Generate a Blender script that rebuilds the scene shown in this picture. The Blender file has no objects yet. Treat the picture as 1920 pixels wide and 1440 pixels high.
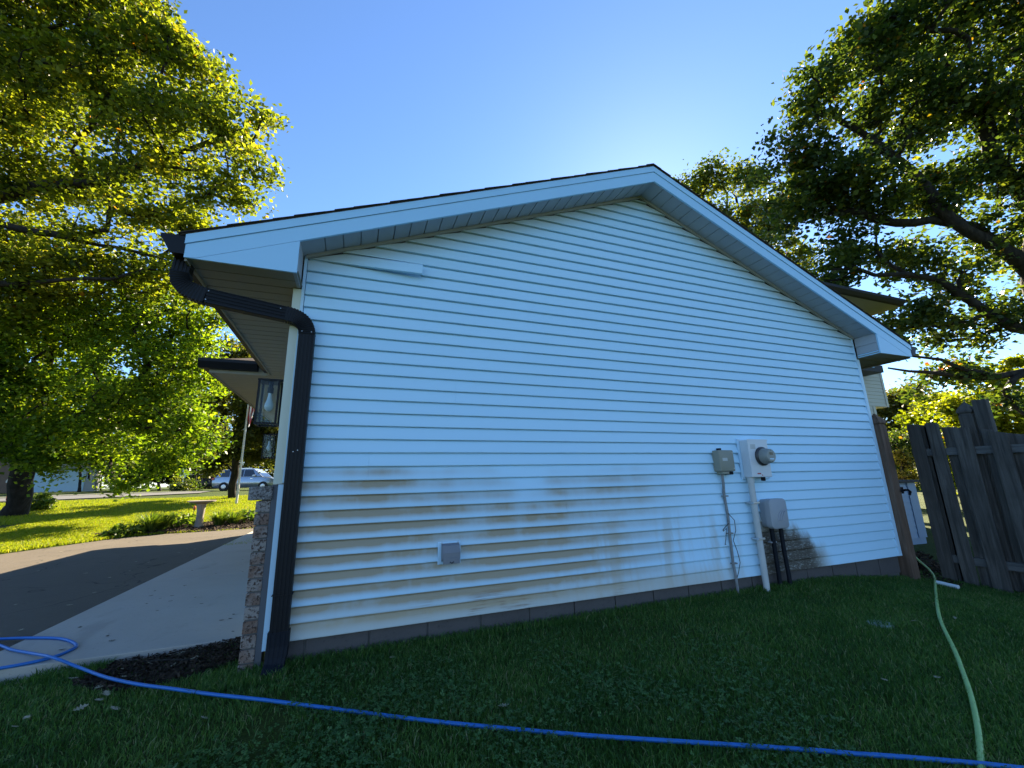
import bpy, math, random
import numpy as np
from mathutils import Vector, Matrix

R = math.radians
rng = np.random.default_rng(7)
random.seed(7)
scene = bpy.context.scene
COL = scene.collection

# ------------------------------------------------------------------ camera
CAM = np.array([0.42327, -3.3617, 0.98927])
C_R = np.array([0.9351677, -0.35345431, -0.02305257])
C_U = np.array([-0.05916687, -0.22004843, 0.97369295])
C_F = np.array([0.34922865, 0.90920225, 0.22669497])
FPX = 777.83                                     # focal length in pixels of a 1920 wide picture
cd = bpy.data.cameras.new('camera'); cam = bpy.data.objects.new('camera', cd); COL.objects.link(cam)
cd.sensor_width = 36.0; cd.lens = 36.0 * FPX / 1920.0; cd.clip_start = 0.05; cd.clip_end = 3000
cam.matrix_world = Matrix(((C_R[0], C_U[0], -C_F[0], CAM[0]), (C_R[1], C_U[1], -C_F[1], CAM[1]),
                           (C_R[2], C_U[2], -C_F[2], CAM[2]), (0, 0, 0, 1)))
scene.camera = cam

# ------------------------------------------------------------------ sky, sun, exposure
SUN_AZ, SUN_EL = R(42.0), R(33.2)                # azimuth from +Y towards +X
SUN_DIR = Vector((math.sin(SUN_AZ) * math.cos(SUN_EL), math.cos(SUN_AZ) * math.cos(SUN_EL), math.sin(SUN_EL)))
w = bpy.data.worlds.new('World'); scene.world = w; w.use_nodes = True
nt = w.node_tree; nt.nodes.clear()
sky = nt.nodes.new('ShaderNodeTexSky'); sky.sky_type = 'NISHITA'; sky.sun_disc = False
sky.sun_elevation = SUN_EL; sky.sun_rotation = SUN_AZ
sky.air_density = 1.0; sky.dust_density = 0.11; sky.ozone_density = 7.0; sky.altitude = 250
bg = nt.nodes.new('ShaderNodeBackground'); bg.inputs['Strength'].default_value = 0.060
wo = nt.nodes.new('ShaderNodeOutputWorld')
nt.links.new(sky.outputs[0], bg.inputs[0]); nt.links.new(bg.outputs[0], wo.inputs[0])
sd = bpy.data.lights.new('sun', 'SUN'); sd.energy = 5.0; sd.angle = R(0.53); sd.color = (1.0, 0.86, 0.62)
sun = bpy.data.objects.new('sun', sd); COL.objects.link(sun)
sun.rotation_euler = SUN_DIR.to_track_quat('Z', 'Y').to_euler(); sun.location = (10, 10, 30)
scene.view_settings.view_transform = 'Standard'; scene.view_settings.look = 'None'
scene.view_settings.gamma = 1.0; scene.view_settings.use_curve_mapping = False
scene.view_settings.exposure = 2.3
scene.render.engine = 'CYCLES'
scene.cycles.max_bounces = 8; scene.cycles.diffuse_bounces = 4; scene.cycles.transmission_bounces = 6
scene.cycles.transparent_max_bounces = 8
scene.cycles.use_denoising = True
scene.cycles.caustics_reflective = False; scene.cycles.caustics_refractive = False

# ------------------------------------------------------------------ helpers
def sstep(a, b, x):
    t = np.clip((np.asarray(x, float) - a) / (b - a), 0, 1); return t * t * (3 - 2 * t)

def gz(x, y):
    """height of the ground; z = 0 is the bottom edge of the siding"""
    x = np.asarray(x, float); y = np.asarray(y, float)
    z = -0.135 - 0.052 * np.clip(-y, 0, 3.2)
    z = z - 0.17 * sstep(5.0, 7.4, x)
    z = z - 0.075 * sstep(0.25, -0.9, x)
    rise = 0.04 * np.clip(y - 10.5, 0, 23.5) + 0.006 * np.clip(y - 34, 0, 200)
    z = z + rise * sstep(2.0, -1.0, x)
    z = z + 0.02 * np.sin(x * 0.9 + 0.4) * np.sin(y * 0.7 + 1.1) * sstep(3.5, 6, np.abs(x - 2) + np.abs(y + 1))
    return z

def ray(px, py):
    return C_F + C_R * (px - 960) / FPX - C_U * (py - 720) / FPX

def at(px, py, d):
    return Vector(CAM + ray(px, py) * d)

def on_ground(px, py, off=0.0):
    r = ray(px, py); z = -0.2
    for _ in range(30):
        t = (z - CAM[2]) / r[2]; P = CAM + r * t
        z = 0.6 * z + 0.4 * (float(gz(P[0], P[1])) + off)
    return Vector(P)

class MB:
    """collects shapes for one mesh"""
    def __init__(s): s.v = []; s.f = []; s.m = []
    def add(s, vs, fs, mi=0):
        n = len(s.v); s.v += [tuple(p) for p in vs]
        s.f += [tuple(i + n for i in f) for f in fs]; s.m += [mi] * len(fs); return s
    def box(s, x0, x1, y0, y1, z0, z1, mi=0):
        return s.add([(x0,y0,z0),(x1,y0,z0),(x1,y1,z0),(x0,y1,z0),(x0,y0,z1),(x1,y0,z1),(x1,y1,z1),(x0,y1,z1)],
                     [(3,2,1,0),(4,5,6,7),(0,1,5,4),(1,2,6,5),(2,3,7,6),(3,0,4,7)], mi)
    def obox(s, c, ex, ey, ez, mi=0):
        """box at centre c with three half-axis vectors"""
        c = Vector(c); ex = Vector(ex); ey = Vector(ey); ez = Vector(ez)
        P = [c+ex*a+ey*b+ez*d for d in (-1,1) for a,b in ((-1,-1),(1,-1),(1,1),(-1,1))]
        return s.add(P, [(3,2,1,0),(4,5,6,7),(0,1,5,4),(1,2,6,5),(2,3,7,6),(3,0,4,7)], mi)
    def prism(s, poly, axis, a, b, mi=0):
        """poly: 2-D outline in the plane across axis 'x','y' or 'z'"""
        def P(u, v, t): return {'y': (u, t, v), 'x': (t, u, v), 'z': (u, v, t)}[axis]
        n = len(poly); vs = [P(u, v, a) for u, v in poly] + [P(u, v, b) for u, v in poly]
        fs = [tuple(range(n))[::-1], tuple(range(n, 2*n))] + [(i, (i+1) % n, n+(i+1) % n, n+i) for i in range(n)]
        return s.add(vs, fs, mi)
    def tube(s, path, r, n=8, mi=0, cap=True):
        path = [Vector(p) for p in path]; k = len(path)
        rr = r if hasattr(r, '__len__') else [r] * k
        up = Vector((0, 0, 1)); prev = None; vs = []
        for i, p in enumerate(path):
            t = (path[min(i+1, k-1)] - path[max(i-1, 0)]).normalized()
            if prev is None:
                a = t.cross(up if abs(t.z) < .95 else Vector((1, 0, 0))).normalized()
            else:
                a = (prev - t * prev.dot(t)).normalized()
            prev = a; b = t.cross(a)
            vs += [p + (a * math.cos(q) + b * math.sin(q)) * rr[i] for q in [2*math.pi*j/n for j in range(n)]]
        fs = [(i*n+j, i*n+(j+1) % n, (i+1)*n+(j+1) % n, (i+1)*n+j) for i in range(k-1) for j in range(n)]
        if cap: fs += [tuple(range(n))[::-1], tuple((k-1)*n+j for j in range(n))]
        return s.add(vs, fs, mi)
    def lathe(s, prof, c=(0,0,0), n=24, axis='z', mi=0):
        vs = []; c = Vector(c)
        for r, h in prof:
            for j in range(n):
                q = 2*math.pi*j/n; a, b = r*math.cos(q), r*math.sin(q)
                vs.append(c + Vector({'z': (a, b, h), 'y': (a, h, b), 'x': (h, a, b)}[axis]))
        k = len(prof)
        fs = [(i*n+j, i*n+(j+1) % n, (i+1)*n+(j+1) % n, (i+1)*n+j) for i in range(k-1) for j in range(n)]
        fs += [tuple(range(n))[::-1], tuple((k-1)*n+j for j in range(n))]
        return s.add(vs, fs, mi)
    def build(s, name, mats, parent=None, smooth=False, bevel=0):
        me = bpy.data.meshes.new(name); me.from_pydata(s.v, [], s.f)
        mats = mats if isinstance(mats, (list, tuple)) else [mats]
        for m in mats: me.materials.append(m)
        if len(mats) > 1: me.polygons.foreach_set('material_index', s.m)
        me.update()
        import bmesh
        b = bmesh.new(); b.from_mesh(me); bmesh.ops.recalc_face_normals(b, faces=b.faces[:]); b.to_mesh(me); b.free()
        if smooth:
            me.polygons.foreach_set('use_smooth', [True] * len(me.polygons))
            try: me.set_sharp_from_angle(angle=R(38))
            except Exception: pass
        o = bpy.data.objects.new(name, me); COL.objects.link(o)
        if parent is not None: put_under(o, parent)
        if bevel:
            md = o.modifiers.new('bevel', 'BEVEL'); md.width = bevel; md.segments = 2; md.limit_method = 'ANGLE'
        return o

def put_under(o, parent):
    o.parent = parent
    if parent.name in ROOTS: o.location = o.location - ROOTS[parent.name]
ROOTS = {}
def world_loc(o):
    v = Vector(o.location)
    while o.parent: o = o.parent; v += o.location
    return v

def tag(o, label=None, cat=None, group=None, kind=None):
    if label: o['label'] = label
    if cat: o['category'] = cat
    if group: o['group'] = group
    if kind: o['kind'] = kind
    return o

def thing(name, loc, label, cat, group=None, kind=None):
    """an Empty at the base; parts are built in world space and shifted under it"""
    o = bpy.data.objects.new(name, None); o.empty_display_size = 0.2; o.location = loc; COL.objects.link(o)
    ROOTS[o.name] = Vector(loc)
    return tag(o, label, cat, group, kind)

def child_of_part(o, part):
    """sub-part built in world space under a part built in world space"""
    o.parent = part; o.location = o.location - world_loc(part)
    return o

def soup(name, verts, faces_n, mat, rnd=None, parent=None, kind=None, nper=4):
    """fast mesh from numpy: verts (F*nper,3), every face has nper corners"""
    me = bpy.data.meshes.new(name); nv = len(verts); nf = nv // nper
    me.vertices.add(nv); me.vertices.foreach_set('co', np.ascontiguousarray(verts, np.float32).ravel())
    me.loops.add(nv); me.loops.foreach_set('vertex_index', np.arange(nv, dtype=np.int32))
    me.polygons.add(nf); me.polygons.foreach_set('loop_start', np.arange(0, nv, nper, dtype=np.int32))
    me.polygons.foreach_set('loop_total', np.full(nf, nper, np.int32))
    if rnd is not None:
        a = me.attributes.new('rnd', 'FLOAT', 'FACE'); a.data.foreach_set('value', np.asarray(rnd, np.float32))
    me.materials.append(mat); me.update(); me.validate()
    o = bpy.data.objects.new(name, me); COL.objects.link(o)
    if parent is not None: put_under(o, parent)
    if kind: o['kind'] = kind
    return o

# ------------------------------------------------------------------ materials
class NT:
    def __init__(s, name):
        s.mat = bpy.data.materials.new(name); s.mat.use_nodes = True
        s.t = s.mat.node_tree; s.t.nodes.clear(); s.out = s.t.nodes.new('ShaderNodeOutputMaterial')
    def n(s, typ, **kw):
        x = s.t.nodes.new(typ)
        for k, v in kw.items(): setattr(x, k, v)
        return x
    def link(s, a, b): s.t.links.new(a, b)
    def setin(s, node, key, v):
        i = node.inputs[key]
        if isinstance(v, bpy.types.NodeSocket): s.link(v, i)
        else:
            if isinstance(v, (tuple, list)) and len(v) == 3 and i.type == 'RGBA': v = (*v, 1)
            i.default_value = v
    def m(s, op, a, b=None, c=None):
        x = s.n('ShaderNodeMath', operation=op)
        for k, v in enumerate((a, b, c)):
            if v is not None: s.setin(x, k, v)
        return x.outputs[0]
    def clampm(s, a): 
        x = s.n('ShaderNodeMath', operation='ADD', use_clamp=True); s.setin(x, 0, a); x.inputs[1].default_value = 0; return x.outputs[0]
    def ss(s, v, a, b):
        x = s.n('ShaderNodeMapRange', interpolation_type='SMOOTHSTEP')
        s.setin(x, 'Value', v)
        if a <= b:
            x.inputs['From Min'].default_value = a; x.inputs['From Max'].default_value = b
        else:
            x.inputs['From Min'].default_value = b; x.inputs['From Max'].default_value = a
            x.inputs['To Min'].default_value = 1; x.inputs['To Max'].default_value = 0
        return x.outputs[0]
    def pos(s): 
        g = s.n('ShaderNodeNewGeometry'); return g.outputs['Position']
    def obj(s):
        return s.n('ShaderNodeTexCoord').outputs['Object']
    def xyz(s, v):
        x = s.n('ShaderNodeSeparateXYZ'); s.link(v, x.inputs[0]); return x.outputs
    def noise(s, v, scale, detail=3, rough=.55, stretch=None, dist=0.0):
        if stretch:
            mp = s.n('ShaderNodeMapping'); s.link(v, mp.inputs[0]); mp.inputs['Scale'].default_value = stretch; v = mp.outputs[0]
        x = s.n('ShaderNodeTexNoise'); s.link(v, x.inputs['Vector'])
        x.inputs['Scale'].default_value = scale; x.inputs['Detail'].default_value = detail
        x.inputs['Roughness'].default_value = rough; x.inputs['Distortion'].default_value = dist
        return x.outputs['Fac']
    def mix(s, f, a, b, typ='MIX'):
        x = s.n('ShaderNodeMix', data_type='RGBA', blend_type=typ)
        s.setin(x, 0, f); s.setin(x, 6, a); s.setin(x, 7, b); return x.outputs[2]
    def ramp(s, f, stops):
        x = s.n('ShaderNodeValToRGB'); s.link(f, x.inputs[0]); cr = x.color_ramp
        while len(cr.elements) < len(stops): cr.elements.new(0.5)
        for e, (p, c) in zip(cr.elements, stops): e.position = p; e.color = (*c, 1)
        return x.outputs[0]
    def bump(s, h, strength=.3, dist=.01):
        x = s.n('ShaderNodeBump'); s.link(h, x.inputs['Height'])
        x.inputs['Strength'].default_value = strength; x.inputs['Distance'].default_value = dist
        return x.outputs[0]
    def principled(s, color, rough=.6, metal=0.0, normal=None, spec=None, **kw):
        x = s.n('ShaderNodeBsdfPrincipled'); s.setin(x, 'Base Color', color); s.setin(x, 'Roughness', rough)
        s.setin(x, 'Metallic', metal)
        if normal is not None: s.link(normal, x.inputs['Normal'])
        if spec is not None: x.inputs['Specular IOR Level'].default_value = spec
        for k, v in kw.items(): s.setin(x, k, v)
        return x.outputs[0]
    def done(s, sh): s.link(sh, s.out.inputs['Surface']); return s.mat

def simple(name, c, rough=.6, metal=0.0, var=.15, scale=6, bump=.1, bscale=60, stretch=None, spec=None):
    """plain colour with mottling and fine relief"""
    k = NT(name); v = k.pos()
    n = k.noise(v, scale, 4, stretch=stretch); nb = k.noise(v, bscale, 3, stretch=stretch)
    lo = tuple(x * (1 - var) for x in c); hi = tuple(min(1, x * (1 + var)) for x in c)
    col = k.mix(n, lo, hi)
    rr = k.m('ADD', k.m('MULTIPLY', n, .12), rough - .06)
    return k.done(k.principled(col, rr, metal, k.bump(nb, bump, .004), spec))

M = {}
def siding_material():
    k = NT('vinyl_siding'); P = k.pos(); x, y, z = k.xyz(P)
    fr = k.m('FRACT', k.m('DIVIDE', k.m('ADD', z, 1.016), 0.1016))
    top = k.ss(fr, .12, .68)
    n1 = k.noise(P, 1.0, 4, .6, stretch=(5.5, 1, 1.1)); n2 = k.noise(P, 1.0, 5, .6, stretch=(1.1, 1, 1.8))
    fine = k.noise(P, 55, 4, .65, stretch=(1, 1, 2.2)); speck = k.noise(P, 26, 5, .75, stretch=(1, 1, 3))
    grain = k.noise(P, 30, 3, .6, stretch=(.12, 1, 4))
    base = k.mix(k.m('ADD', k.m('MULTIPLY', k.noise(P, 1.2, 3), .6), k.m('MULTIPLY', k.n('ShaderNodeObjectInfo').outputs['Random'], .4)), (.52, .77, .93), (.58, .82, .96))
    # brown film on the upper part of the lower boards
    zr_ = k.m('ADD', z, k.m('MULTIPLY', k.m('SUBTRACT', k.noise(P, .9, 3, .6, stretch=(1, 1, .4)), .5), .9))
    reg = k.m('MULTIPLY', k.m('MULTIPLY', k.ss(x, 3.9, 1.9), k.m('MULTIPLY', k.ss(zr_, 1.22, .88), k.ss(z, 1.16, 1.06))), k.ss(z, -.1, .12))
    reg = k.m('MULTIPLY', reg, k.m('ADD', .55, k.m('MULTIPLY', k.ss(n2, .32, .62), .6)))
    edge = k.m('MULTIPLY', k.m('ADD', k.m('MULTIPLY', top, .72), .12), k.m('ADD', .55, k.m('MULTIPLY', n1, .9)))
    f1 = k.clampm(k.m('MULTIPLY', k.m('MULTIPLY', reg, edge), 1.35))
    c = k.mix(f1, base, (.39, .315, .215))
    # drip streaks right of centre, low
    reg2 = k.m('MULTIPLY', k.m('MULTIPLY', k.ss(x, 1.7, 2.4), k.ss(x, 4.5, 3.8)), k.m('MULTIPLY', k.ss(z, .80, .35), k.ss(z, -.2, .1)))
    f2 = k.clampm(k.m('MULTIPLY', reg2, k.m('MULTIPLY', k.ss(k.noise(P, 1, 3, .6, stretch=(7, 1, .7)), .42, .68), .45)))
    c = k.mix(f2, c, (.44, .36, .24))
    # bottom board: general beige and brown flakes
    low = k.m('MULTIPLY', k.ss(z, .22, .02), k.ss(x, 4.4, 3.6))
    c = k.mix(k.m('MULTIPLY', low, .62), c, (.50, .40, .26))
    fl = k.m('MULTIPLY', k.m('MULTIPLY', k.ss(z, .24, .06), k.m('MULTIPLY', k.ss(x, .8, 1.2), k.ss(x, 2.9, 2.3))),
             k.m('MULTIPLY', k.ss(k.noise(P, 2.1, 3), .47, .60), k.ss(grain, .47, .60)))
    c = k.mix(k.clampm(k.m('MULTIPLY', fl, .8)), c, (.24, .13, .06))
    # black mildew below the grey box
    bord = k.m('ADD', k.m('MULTIPLY', k.m('SUBTRACT', x, 4.80), .60), k.m('MULTIPLY', k.m('SUBTRACT', n1, .5), .35))
    up = k.ss(k.m('SUBTRACT', k.m('SUBTRACT', .50, bord), z), -.08, .12)
    md = k.m('MULTIPLY', k.m('MULTIPLY', up, k.ss(x, 4.33, 4.42)), k.m('MULTIPLY', k.ss(x, 5.55, 5.2), k.ss(z, .62, .5)))
    beige = k.mix(k.m('MULTIPLY', md, .75), c, (.42, .35, .24))
    dk = k.m('MULTIPLY', k.m('MULTIPLY', md, k.ss(z, .52, .36)), k.m('MULTIPLY', k.ss(x, 5.45, 5.1), k.ss(speck, .26, .50)))
    c = k.mix(k.clampm(k.m('MULTIPLY', dk, .97)), beige, (.060, .044, .028))
    # grime under the rake soffit
    xm = k.m('MINIMUM', x, k.m('SUBTRACT', 6.655, x))
    dr = k.m('SUBTRACT', k.m('ADD', 2.743, k.m('MULTIPLY', xm, .4105)), z)
    gr = k.m('MULTIPLY', k.ss(dr, .24, .0), k.m('ADD', .25, k.m('MULTIPLY', k.noise(P, 3, 4), .6)))
    c = k.mix(k.clampm(gr), c, (.50, .46, .36))
    nb = k.bump(k.m('ADD', k.m('MULTIPLY', k.noise(P, 14, 2, .5, stretch=(.35, 1, 5)), .25), k.noise(P, 1.7, 2, .5, stretch=(1, 1, 6))), .16, .012)
    return k.done(k.principled(c, k.m('ADD', .42, k.m('MULTIPLY', fine, .15)), 0, nb, .4))

def leaf_material(name, stops, trans=.42, gloss=.35):
    k = NT(name); a = k.n('ShaderNodeAttribute', attribute_name='rnd')
    c = k.ramp(a.outputs['Fac'], stops)
    d = k.principled(c, max(gloss, .42), 0, None, .2)
    tr = k.n('ShaderNodeBsdfTranslucent')
    tc = k.mix(1.0, c, (1.75, 1.75, .45), 'MULTIPLY'); k.link(tc, tr.inputs['Color'])
    mx = k.n('ShaderNodeMixShader'); mx.inputs[0].default_value = trans
    k.link(d, mx.inputs[1]); k.link(tr.outputs[0], mx.inputs[2])
    return k.done(mx.outputs[0])

def bark_material():
    k = NT('bark'); P = k.pos()
    n = k.noise(P, 9, 5, .65, stretch=(1, 1, .25)); f = k.noise(P, 40, 4, .6, stretch=(1, 1, .3))
    c = k.ramp(n, [(.3, (.012, .010, .008)), (.55, (.030, .025, .020)), (.8, (.06, .05, .04))])
    return k.done(k.principled(c, .9, 0, k.bump(k.m('ADD', n, k.m('MULTIPLY', f, .4)), .9, .03), .2))

def ground_material():
    k = NT('lawn_ground'); P = k.pos()
    n = k.noise(P, .6, 5); f = k.noise(P, 9, 5, .7); g = k.noise(P, 70, 4, .7)
    c = k.mix(f, (.030, .052, .010), (.085, .125, .014))
    c = k.mix(k.m('MULTIPLY', k.ss(n, .5, .72), .45), c, (.090, .105, .020))
    c = k.mix(k.ss(g, .35, .75), k.mix(1.0, c, (.55, .55, .5), 'MULTIPLY'), c)
    return k.done(k.principled(c, .9, 0, k.bump(g, .9, .03), .15))

def grass_material():
    k = NT('grass_blade'); a = k.n('ShaderNodeAttribute', attribute_name='rnd')
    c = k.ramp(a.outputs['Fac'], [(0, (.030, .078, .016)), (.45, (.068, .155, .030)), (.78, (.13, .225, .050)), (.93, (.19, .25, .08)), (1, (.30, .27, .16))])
    d = k.principled(c, .5, 0, None, .3); tr = k.n('ShaderNodeBsdfTranslucent'); k.link(k.mix(1.0, c, (1.4, 1.5, .5), 'MULTIPLY'), tr.inputs['Color'])
    mx = k.n('ShaderNodeMixShader'); mx.inputs[0].default_value = .35
    k.link(d, mx.inputs[1]); k.link(tr.outputs[0], mx.inputs[2]); return k.done(mx.outputs[0])

def wood_material(name, dark, mid, light, axis_stretch=(1, 1, .06)):
    k = NT(name); P = k.pos(); oi = k.n('ShaderNodeObjectInfo').outputs['Random']
    vec = k.n('ShaderNodeVectorMath', operation='ADD'); k.link(P, vec.inputs[0])
    cb = k.n('ShaderNodeCombineXYZ'); k.link(k.m('MULTIPLY', oi, 31.0), cb.inputs[0]); k.link(k.m('MULTIPLY', oi, 17.0), cb.inputs[2]); k.link(cb.outputs[0], vec.inputs[1])
    V = vec.outputs[0]
    g = k.noise(V, 26, 5, .65, stretch=axis_stretch, dist=.6); b = k.noise(V, 3, 4); f = k.noise(V, 120, 3, .6, stretch=axis_stretch)
    c = k.ramp(g, [(.28, dark), (.5, mid), (.72, light)])
    c = k.mix(k.m('MULTIPLY', k.ss(b, .4, .7), .5), c, tuple(x * .55 for x in mid))
    c = k.mix(k.m('MULTIPLY', oi, .35), c, tuple(x * .6 for x in mid))
    return k.done(k.principled(c, .85, 0, k.bump(k.m('ADD', g, k.m('MULTIPLY', f, .5)), .6, .006), .2))

def brick_material():
    k = NT('brick'); P = k.pos(); oi = k.n('ShaderNodeObjectInfo').outputs['Random']
    n = k.noise(P, 45, 5, .7); n2 = k.noise(P, 11, 4, .6)
    c = k.mix(oi, (.20, .115, .08), (.30, .21, .165))
    c = k.mix(k.m('MULTIPLY', k.ss(k.m('ADD', n2, k.m('MULTIPLY', oi, .25)), .46, .72), .75), c, (.33, .29, .26))
    c = k.mix(k.ss(n, .48, .60), c, (.075, .045, .034))
    return k.done(k.principled(c, .9, 0, k.bump(n, .9, .006), .2))

def concrete_material(name, c0, c1, speck=.5, bump=.3):
    k = NT(name); P = k.pos()
    n = k.noise(P, 1.4, 5, .6); f = k.noise(P, 38, 4, .7); st = k.noise(P, 3.2, 4, .6, stretch=(1, .35, 1))
    c = k.mix(n, c0, c1)
    c = k.mix(k.m('MULTIPLY', k.ss(st, .55, .75), .35), c, tuple(x * .6 for x in c0))
    c = k.mix(k.m('MULTIPLY', k.ss(f, .58, .72), speck), c, tuple(x * .45 for x in c0))
    return k.done(k.principled(c, .85, 0, k.bump(f, bump, .004), .3))

def asphalt_material():
    k = NT('asphalt'); P = k.pos()
    v = k.n('ShaderNodeTexVoronoi'); k.link(P, v.inputs['Vector']); v.inputs['Scale'].default_value = 130
    n = k.noise(P, .9, 5, .6); f = k.noise(P, 60, 4, .7)
    st = k.ss(k.noise(P, 2.6, 4, .65), .56, .72); cr = k.n('ShaderNodeTexVoronoi', feature='DISTANCE_TO_EDGE'); k.link(k.n('ShaderNodeVectorMath', operation='ADD').outputs[0], cr.inputs['Vector']); wv = cr.inputs['Vector'].links[0].from_node; k.link(P, wv.inputs[0]); nn_ = k.n('ShaderNodeTexNoise'); k.link(P, nn_.inputs['Vector']); nn_.inputs['Scale'].default_value = 2.0; k.link(nn_.outputs['Color'], wv.inputs[1]); cr.inputs['Scale'].default_value = .38
    c = k.mix(n, (.082, .068, .054), (.13, .108, .083))
    c = k.mix(k.m('MULTIPLY', k.ss(f, .55, .72), .6), c, (.16, .15, .13))
    c = k.mix(k.m('MULTIPLY', st, .35), c, (.045, .040, .034)); c = k.mix(k.m('MULTIPLY', k.ss(cr.outputs['Distance'], .006, .0), .8), c, (.02, .018, .015))
    return k.done(k.principled(c, .88, 0, k.bump(v.outputs['Distance'], .6, .004), .25))

def mulch_material():
    k = NT('mulch'); a = k.n('ShaderNodeAttribute', attribute_name='rnd')
    c = k.ramp(a.outputs['Fac'], [(0, (.018, .012, .008)), (.5, (.055, .036, .022)), (.85, (.12, .08, .05)), (1, (.26, .19, .12))])
    return k.done(k.principled(c, .9, 0, None, .2))

def soil_material():
    k = NT('soil'); P = k.pos(); n = k.noise(P, 20, 5, .7)
    c = k.ramp(n, [(.3, (.016, .012, .009)), (.6, (.045, .033, .023)), (.8, (.09, .066, .045))])
    return k.done(k.principled(c, .95, 0, k.bump(n, 1, .03), .15))

def glass_material(name='glass', tint=(.9, .95, .95)):
    k = NT(name); g = k.n('ShaderNodeBsdfGlass'); g.inputs['IOR'].default_value = 1.1; g.inputs['Roughness'].default_value = .02; g.inputs['Color'].default_value = (*tint, 1)
    t = k.n('ShaderNodeBsdfTransparent'); t.inputs['Color'].default_value = (*tint, 1)
    gl = k.n('ShaderNodeBsdfGlossy'); gl.inputs['Roughness'].default_value = .05
    mx = k.n('ShaderNodeMixShader'); mx.inputs[0].default_value = .012
    k.link(t.outputs[0], mx.inputs[1]); k.link(gl.outputs[0], mx.inputs[2]); return k.done(mx.outputs[0])

def flag_material():
    k = NT('flag_cloth'); u = k.obj(); x, y, z = k.xyz(u)
    s = k.m('GREATER_THAN', k.m('FRACT', k.m('MULTIPLY', x, 9.0)), .5)
    c = k.mix(s, (.72, .70, .68), (.45, .03, .05))
    return k.done(k.principled(c, .8))

def roof_material():
    k = NT('shingles'); P = k.pos(); n = k.noise(P, 4, 4); f = k.noise(P, 90, 4, .7)
    c = k.mix(n, (.040, .030, .025), (.105, .076, .058)); c = k.mix(k.m('MULTIPLY', f, .5), c, (.03, .028, .03))
    return k.done(k.principled(c, .9, 0, k.bump(f, .8, .005), .2))

M['siding'] = siding_material()
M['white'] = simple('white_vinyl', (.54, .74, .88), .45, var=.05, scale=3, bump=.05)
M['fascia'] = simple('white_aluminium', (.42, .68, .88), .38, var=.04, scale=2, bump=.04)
M['soffit'] = simple('soffit_vinyl', (.38, .40, .43), .6, var=.10, scale=5, bump=.06)
M['beige'] = simple('beige_soffit', (.30, .265, .20), .6, var=.08, scale=4, bump=.06)
M['channel'] = simple('beige_channel', (.36, .34, .29), .6, var=.15, scale=8, bump=.05)
M['cream'] = simple('cream_trim', (.68, .68, .55), .5, var=.05, scale=4, bump=.04)
M['cream_siding'] = simple('cream_siding', (.50, .47, .38), .5, var=.06, scale=3, bump=.04)
M['black'] = simple('black_aluminium', (.009, .009, .011), .5, var=.25, scale=9, bump=.06, spec=.22)
M['black_plastic'] = simple('black_plastic', (.007, .009, .014), .6, var=.3, scale=20, bump=.1, spec=.2)
M['screw'] = simple('screw_head', (.55, .56, .58), .35, .7, var=.05)
M['block'] = concrete_material('foundation_block', (.075, .063, .060), (.125, .108, .102), .5, .8)
M['mortar'] = concrete_material('mortar', (.11, .10, .096), (.17, .16, .15), .3, .5)
def cast_stone():
    k = NT('cast_stone'); P = k.pos(); n = k.noise(P, 95, 4, .7); f = k.noise(P, 30, 3, .6)
    c = k.ramp(k.m('ADD', k.m('MULTIPLY', n, .7), k.m('MULTIPLY', f, .3)), [(.38, (.07, .055, .05)), (.5, (.24, .21, .195)), (.62, (.44, .41, .39))])
    return k.done(k.principled(c, .9, 0, k.bump(n, 1, .01), .2))
M['cap'] = cast_stone()
M['slab'] = concrete_material('concrete_apron', (.38, .335, .285), (.48, .43, .37), .3, .15)
M['birdbath'] = concrete_material('old_concrete', (.20, .17, .14), (.33, .28, .23), .5, .5)
M['brick'] = brick_material()
M['asphalt'] = asphalt_material()
M['street'] = concrete_material('street_asphalt', (.10, .098, .098), (.15, .147, .145), .2, .3)
M['roof'] = roof_material()
M['bark'] = bark_material()
M['ground'] = ground_material()
M['grass'] = grass_material()
M['sun_tinted_grass'] = leaf_material('sunlight_in_grass', [(0, (.09, .13, .006)), (.5, (.19, .23, .010)), (.9, (.28, .29, .02)), (1, (.32, .26, .06))], .45, .5)  # brighter, yellower copy of the grass; sunlight is put into the blade colours
M['mulch'] = mulch_material()
M['soil'] = soil_material()
M['glass'] = glass_material()
M['picket'] = wood_material('grey_weathered_wood', (.034, .030, .027), (.092, .082, .072), (.155, .138, .122))
M['rail'] = wood_material('grey_weathered_rail', (.045, .043, .042), (.125, .12, .115), (.20, .19, .18), (1, .06, 1))
M['post'] = wood_material('brown_post_wood', (.075, .045, .030), (.17, .105, .072), (.25, .17, .125))
M['bin_shaded_white'] = simple('shaded_white_paint', (.15, .22, .31), .5, var=.06)  # white bin darkened to blue-grey: its shade is put into the colour
M['grey_box'] = simple('grey_plastic', (.33, .34, .36), .5, var=.06, scale=6, bump=.05)
M['olive_box'] = simple('olive_plastic', (.27, .26, .20), .55, var=.08, scale=6, bump=.08)
M['meter_box'] = simple('painted_steel', (.66, .68, .70), .4, var=.05, scale=5, bump=.03)
M['conduit'] = simple('weathered_conduit', (.50, .50, .48), .5, var=.3, scale=9, bump=.1, stretch=(1, 1, .3))
M['cable'] = simple('grey_cable', (.22, .22, .22), .6, var=.4, scale=25, bump=.2)
M['dark_cable'] = simple('dark_cable', (.02, .02, .02), .6, var=.3)
M['dial'] = simple('meter_dial', (.26, .27, .25), .4, var=.15, scale=60)
M['display'] = simple('meter_display', (.03, .035, .03), .2, var=.1)
M['red_label'] = simple('red_label', (.45, .04, .04), .5)
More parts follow.
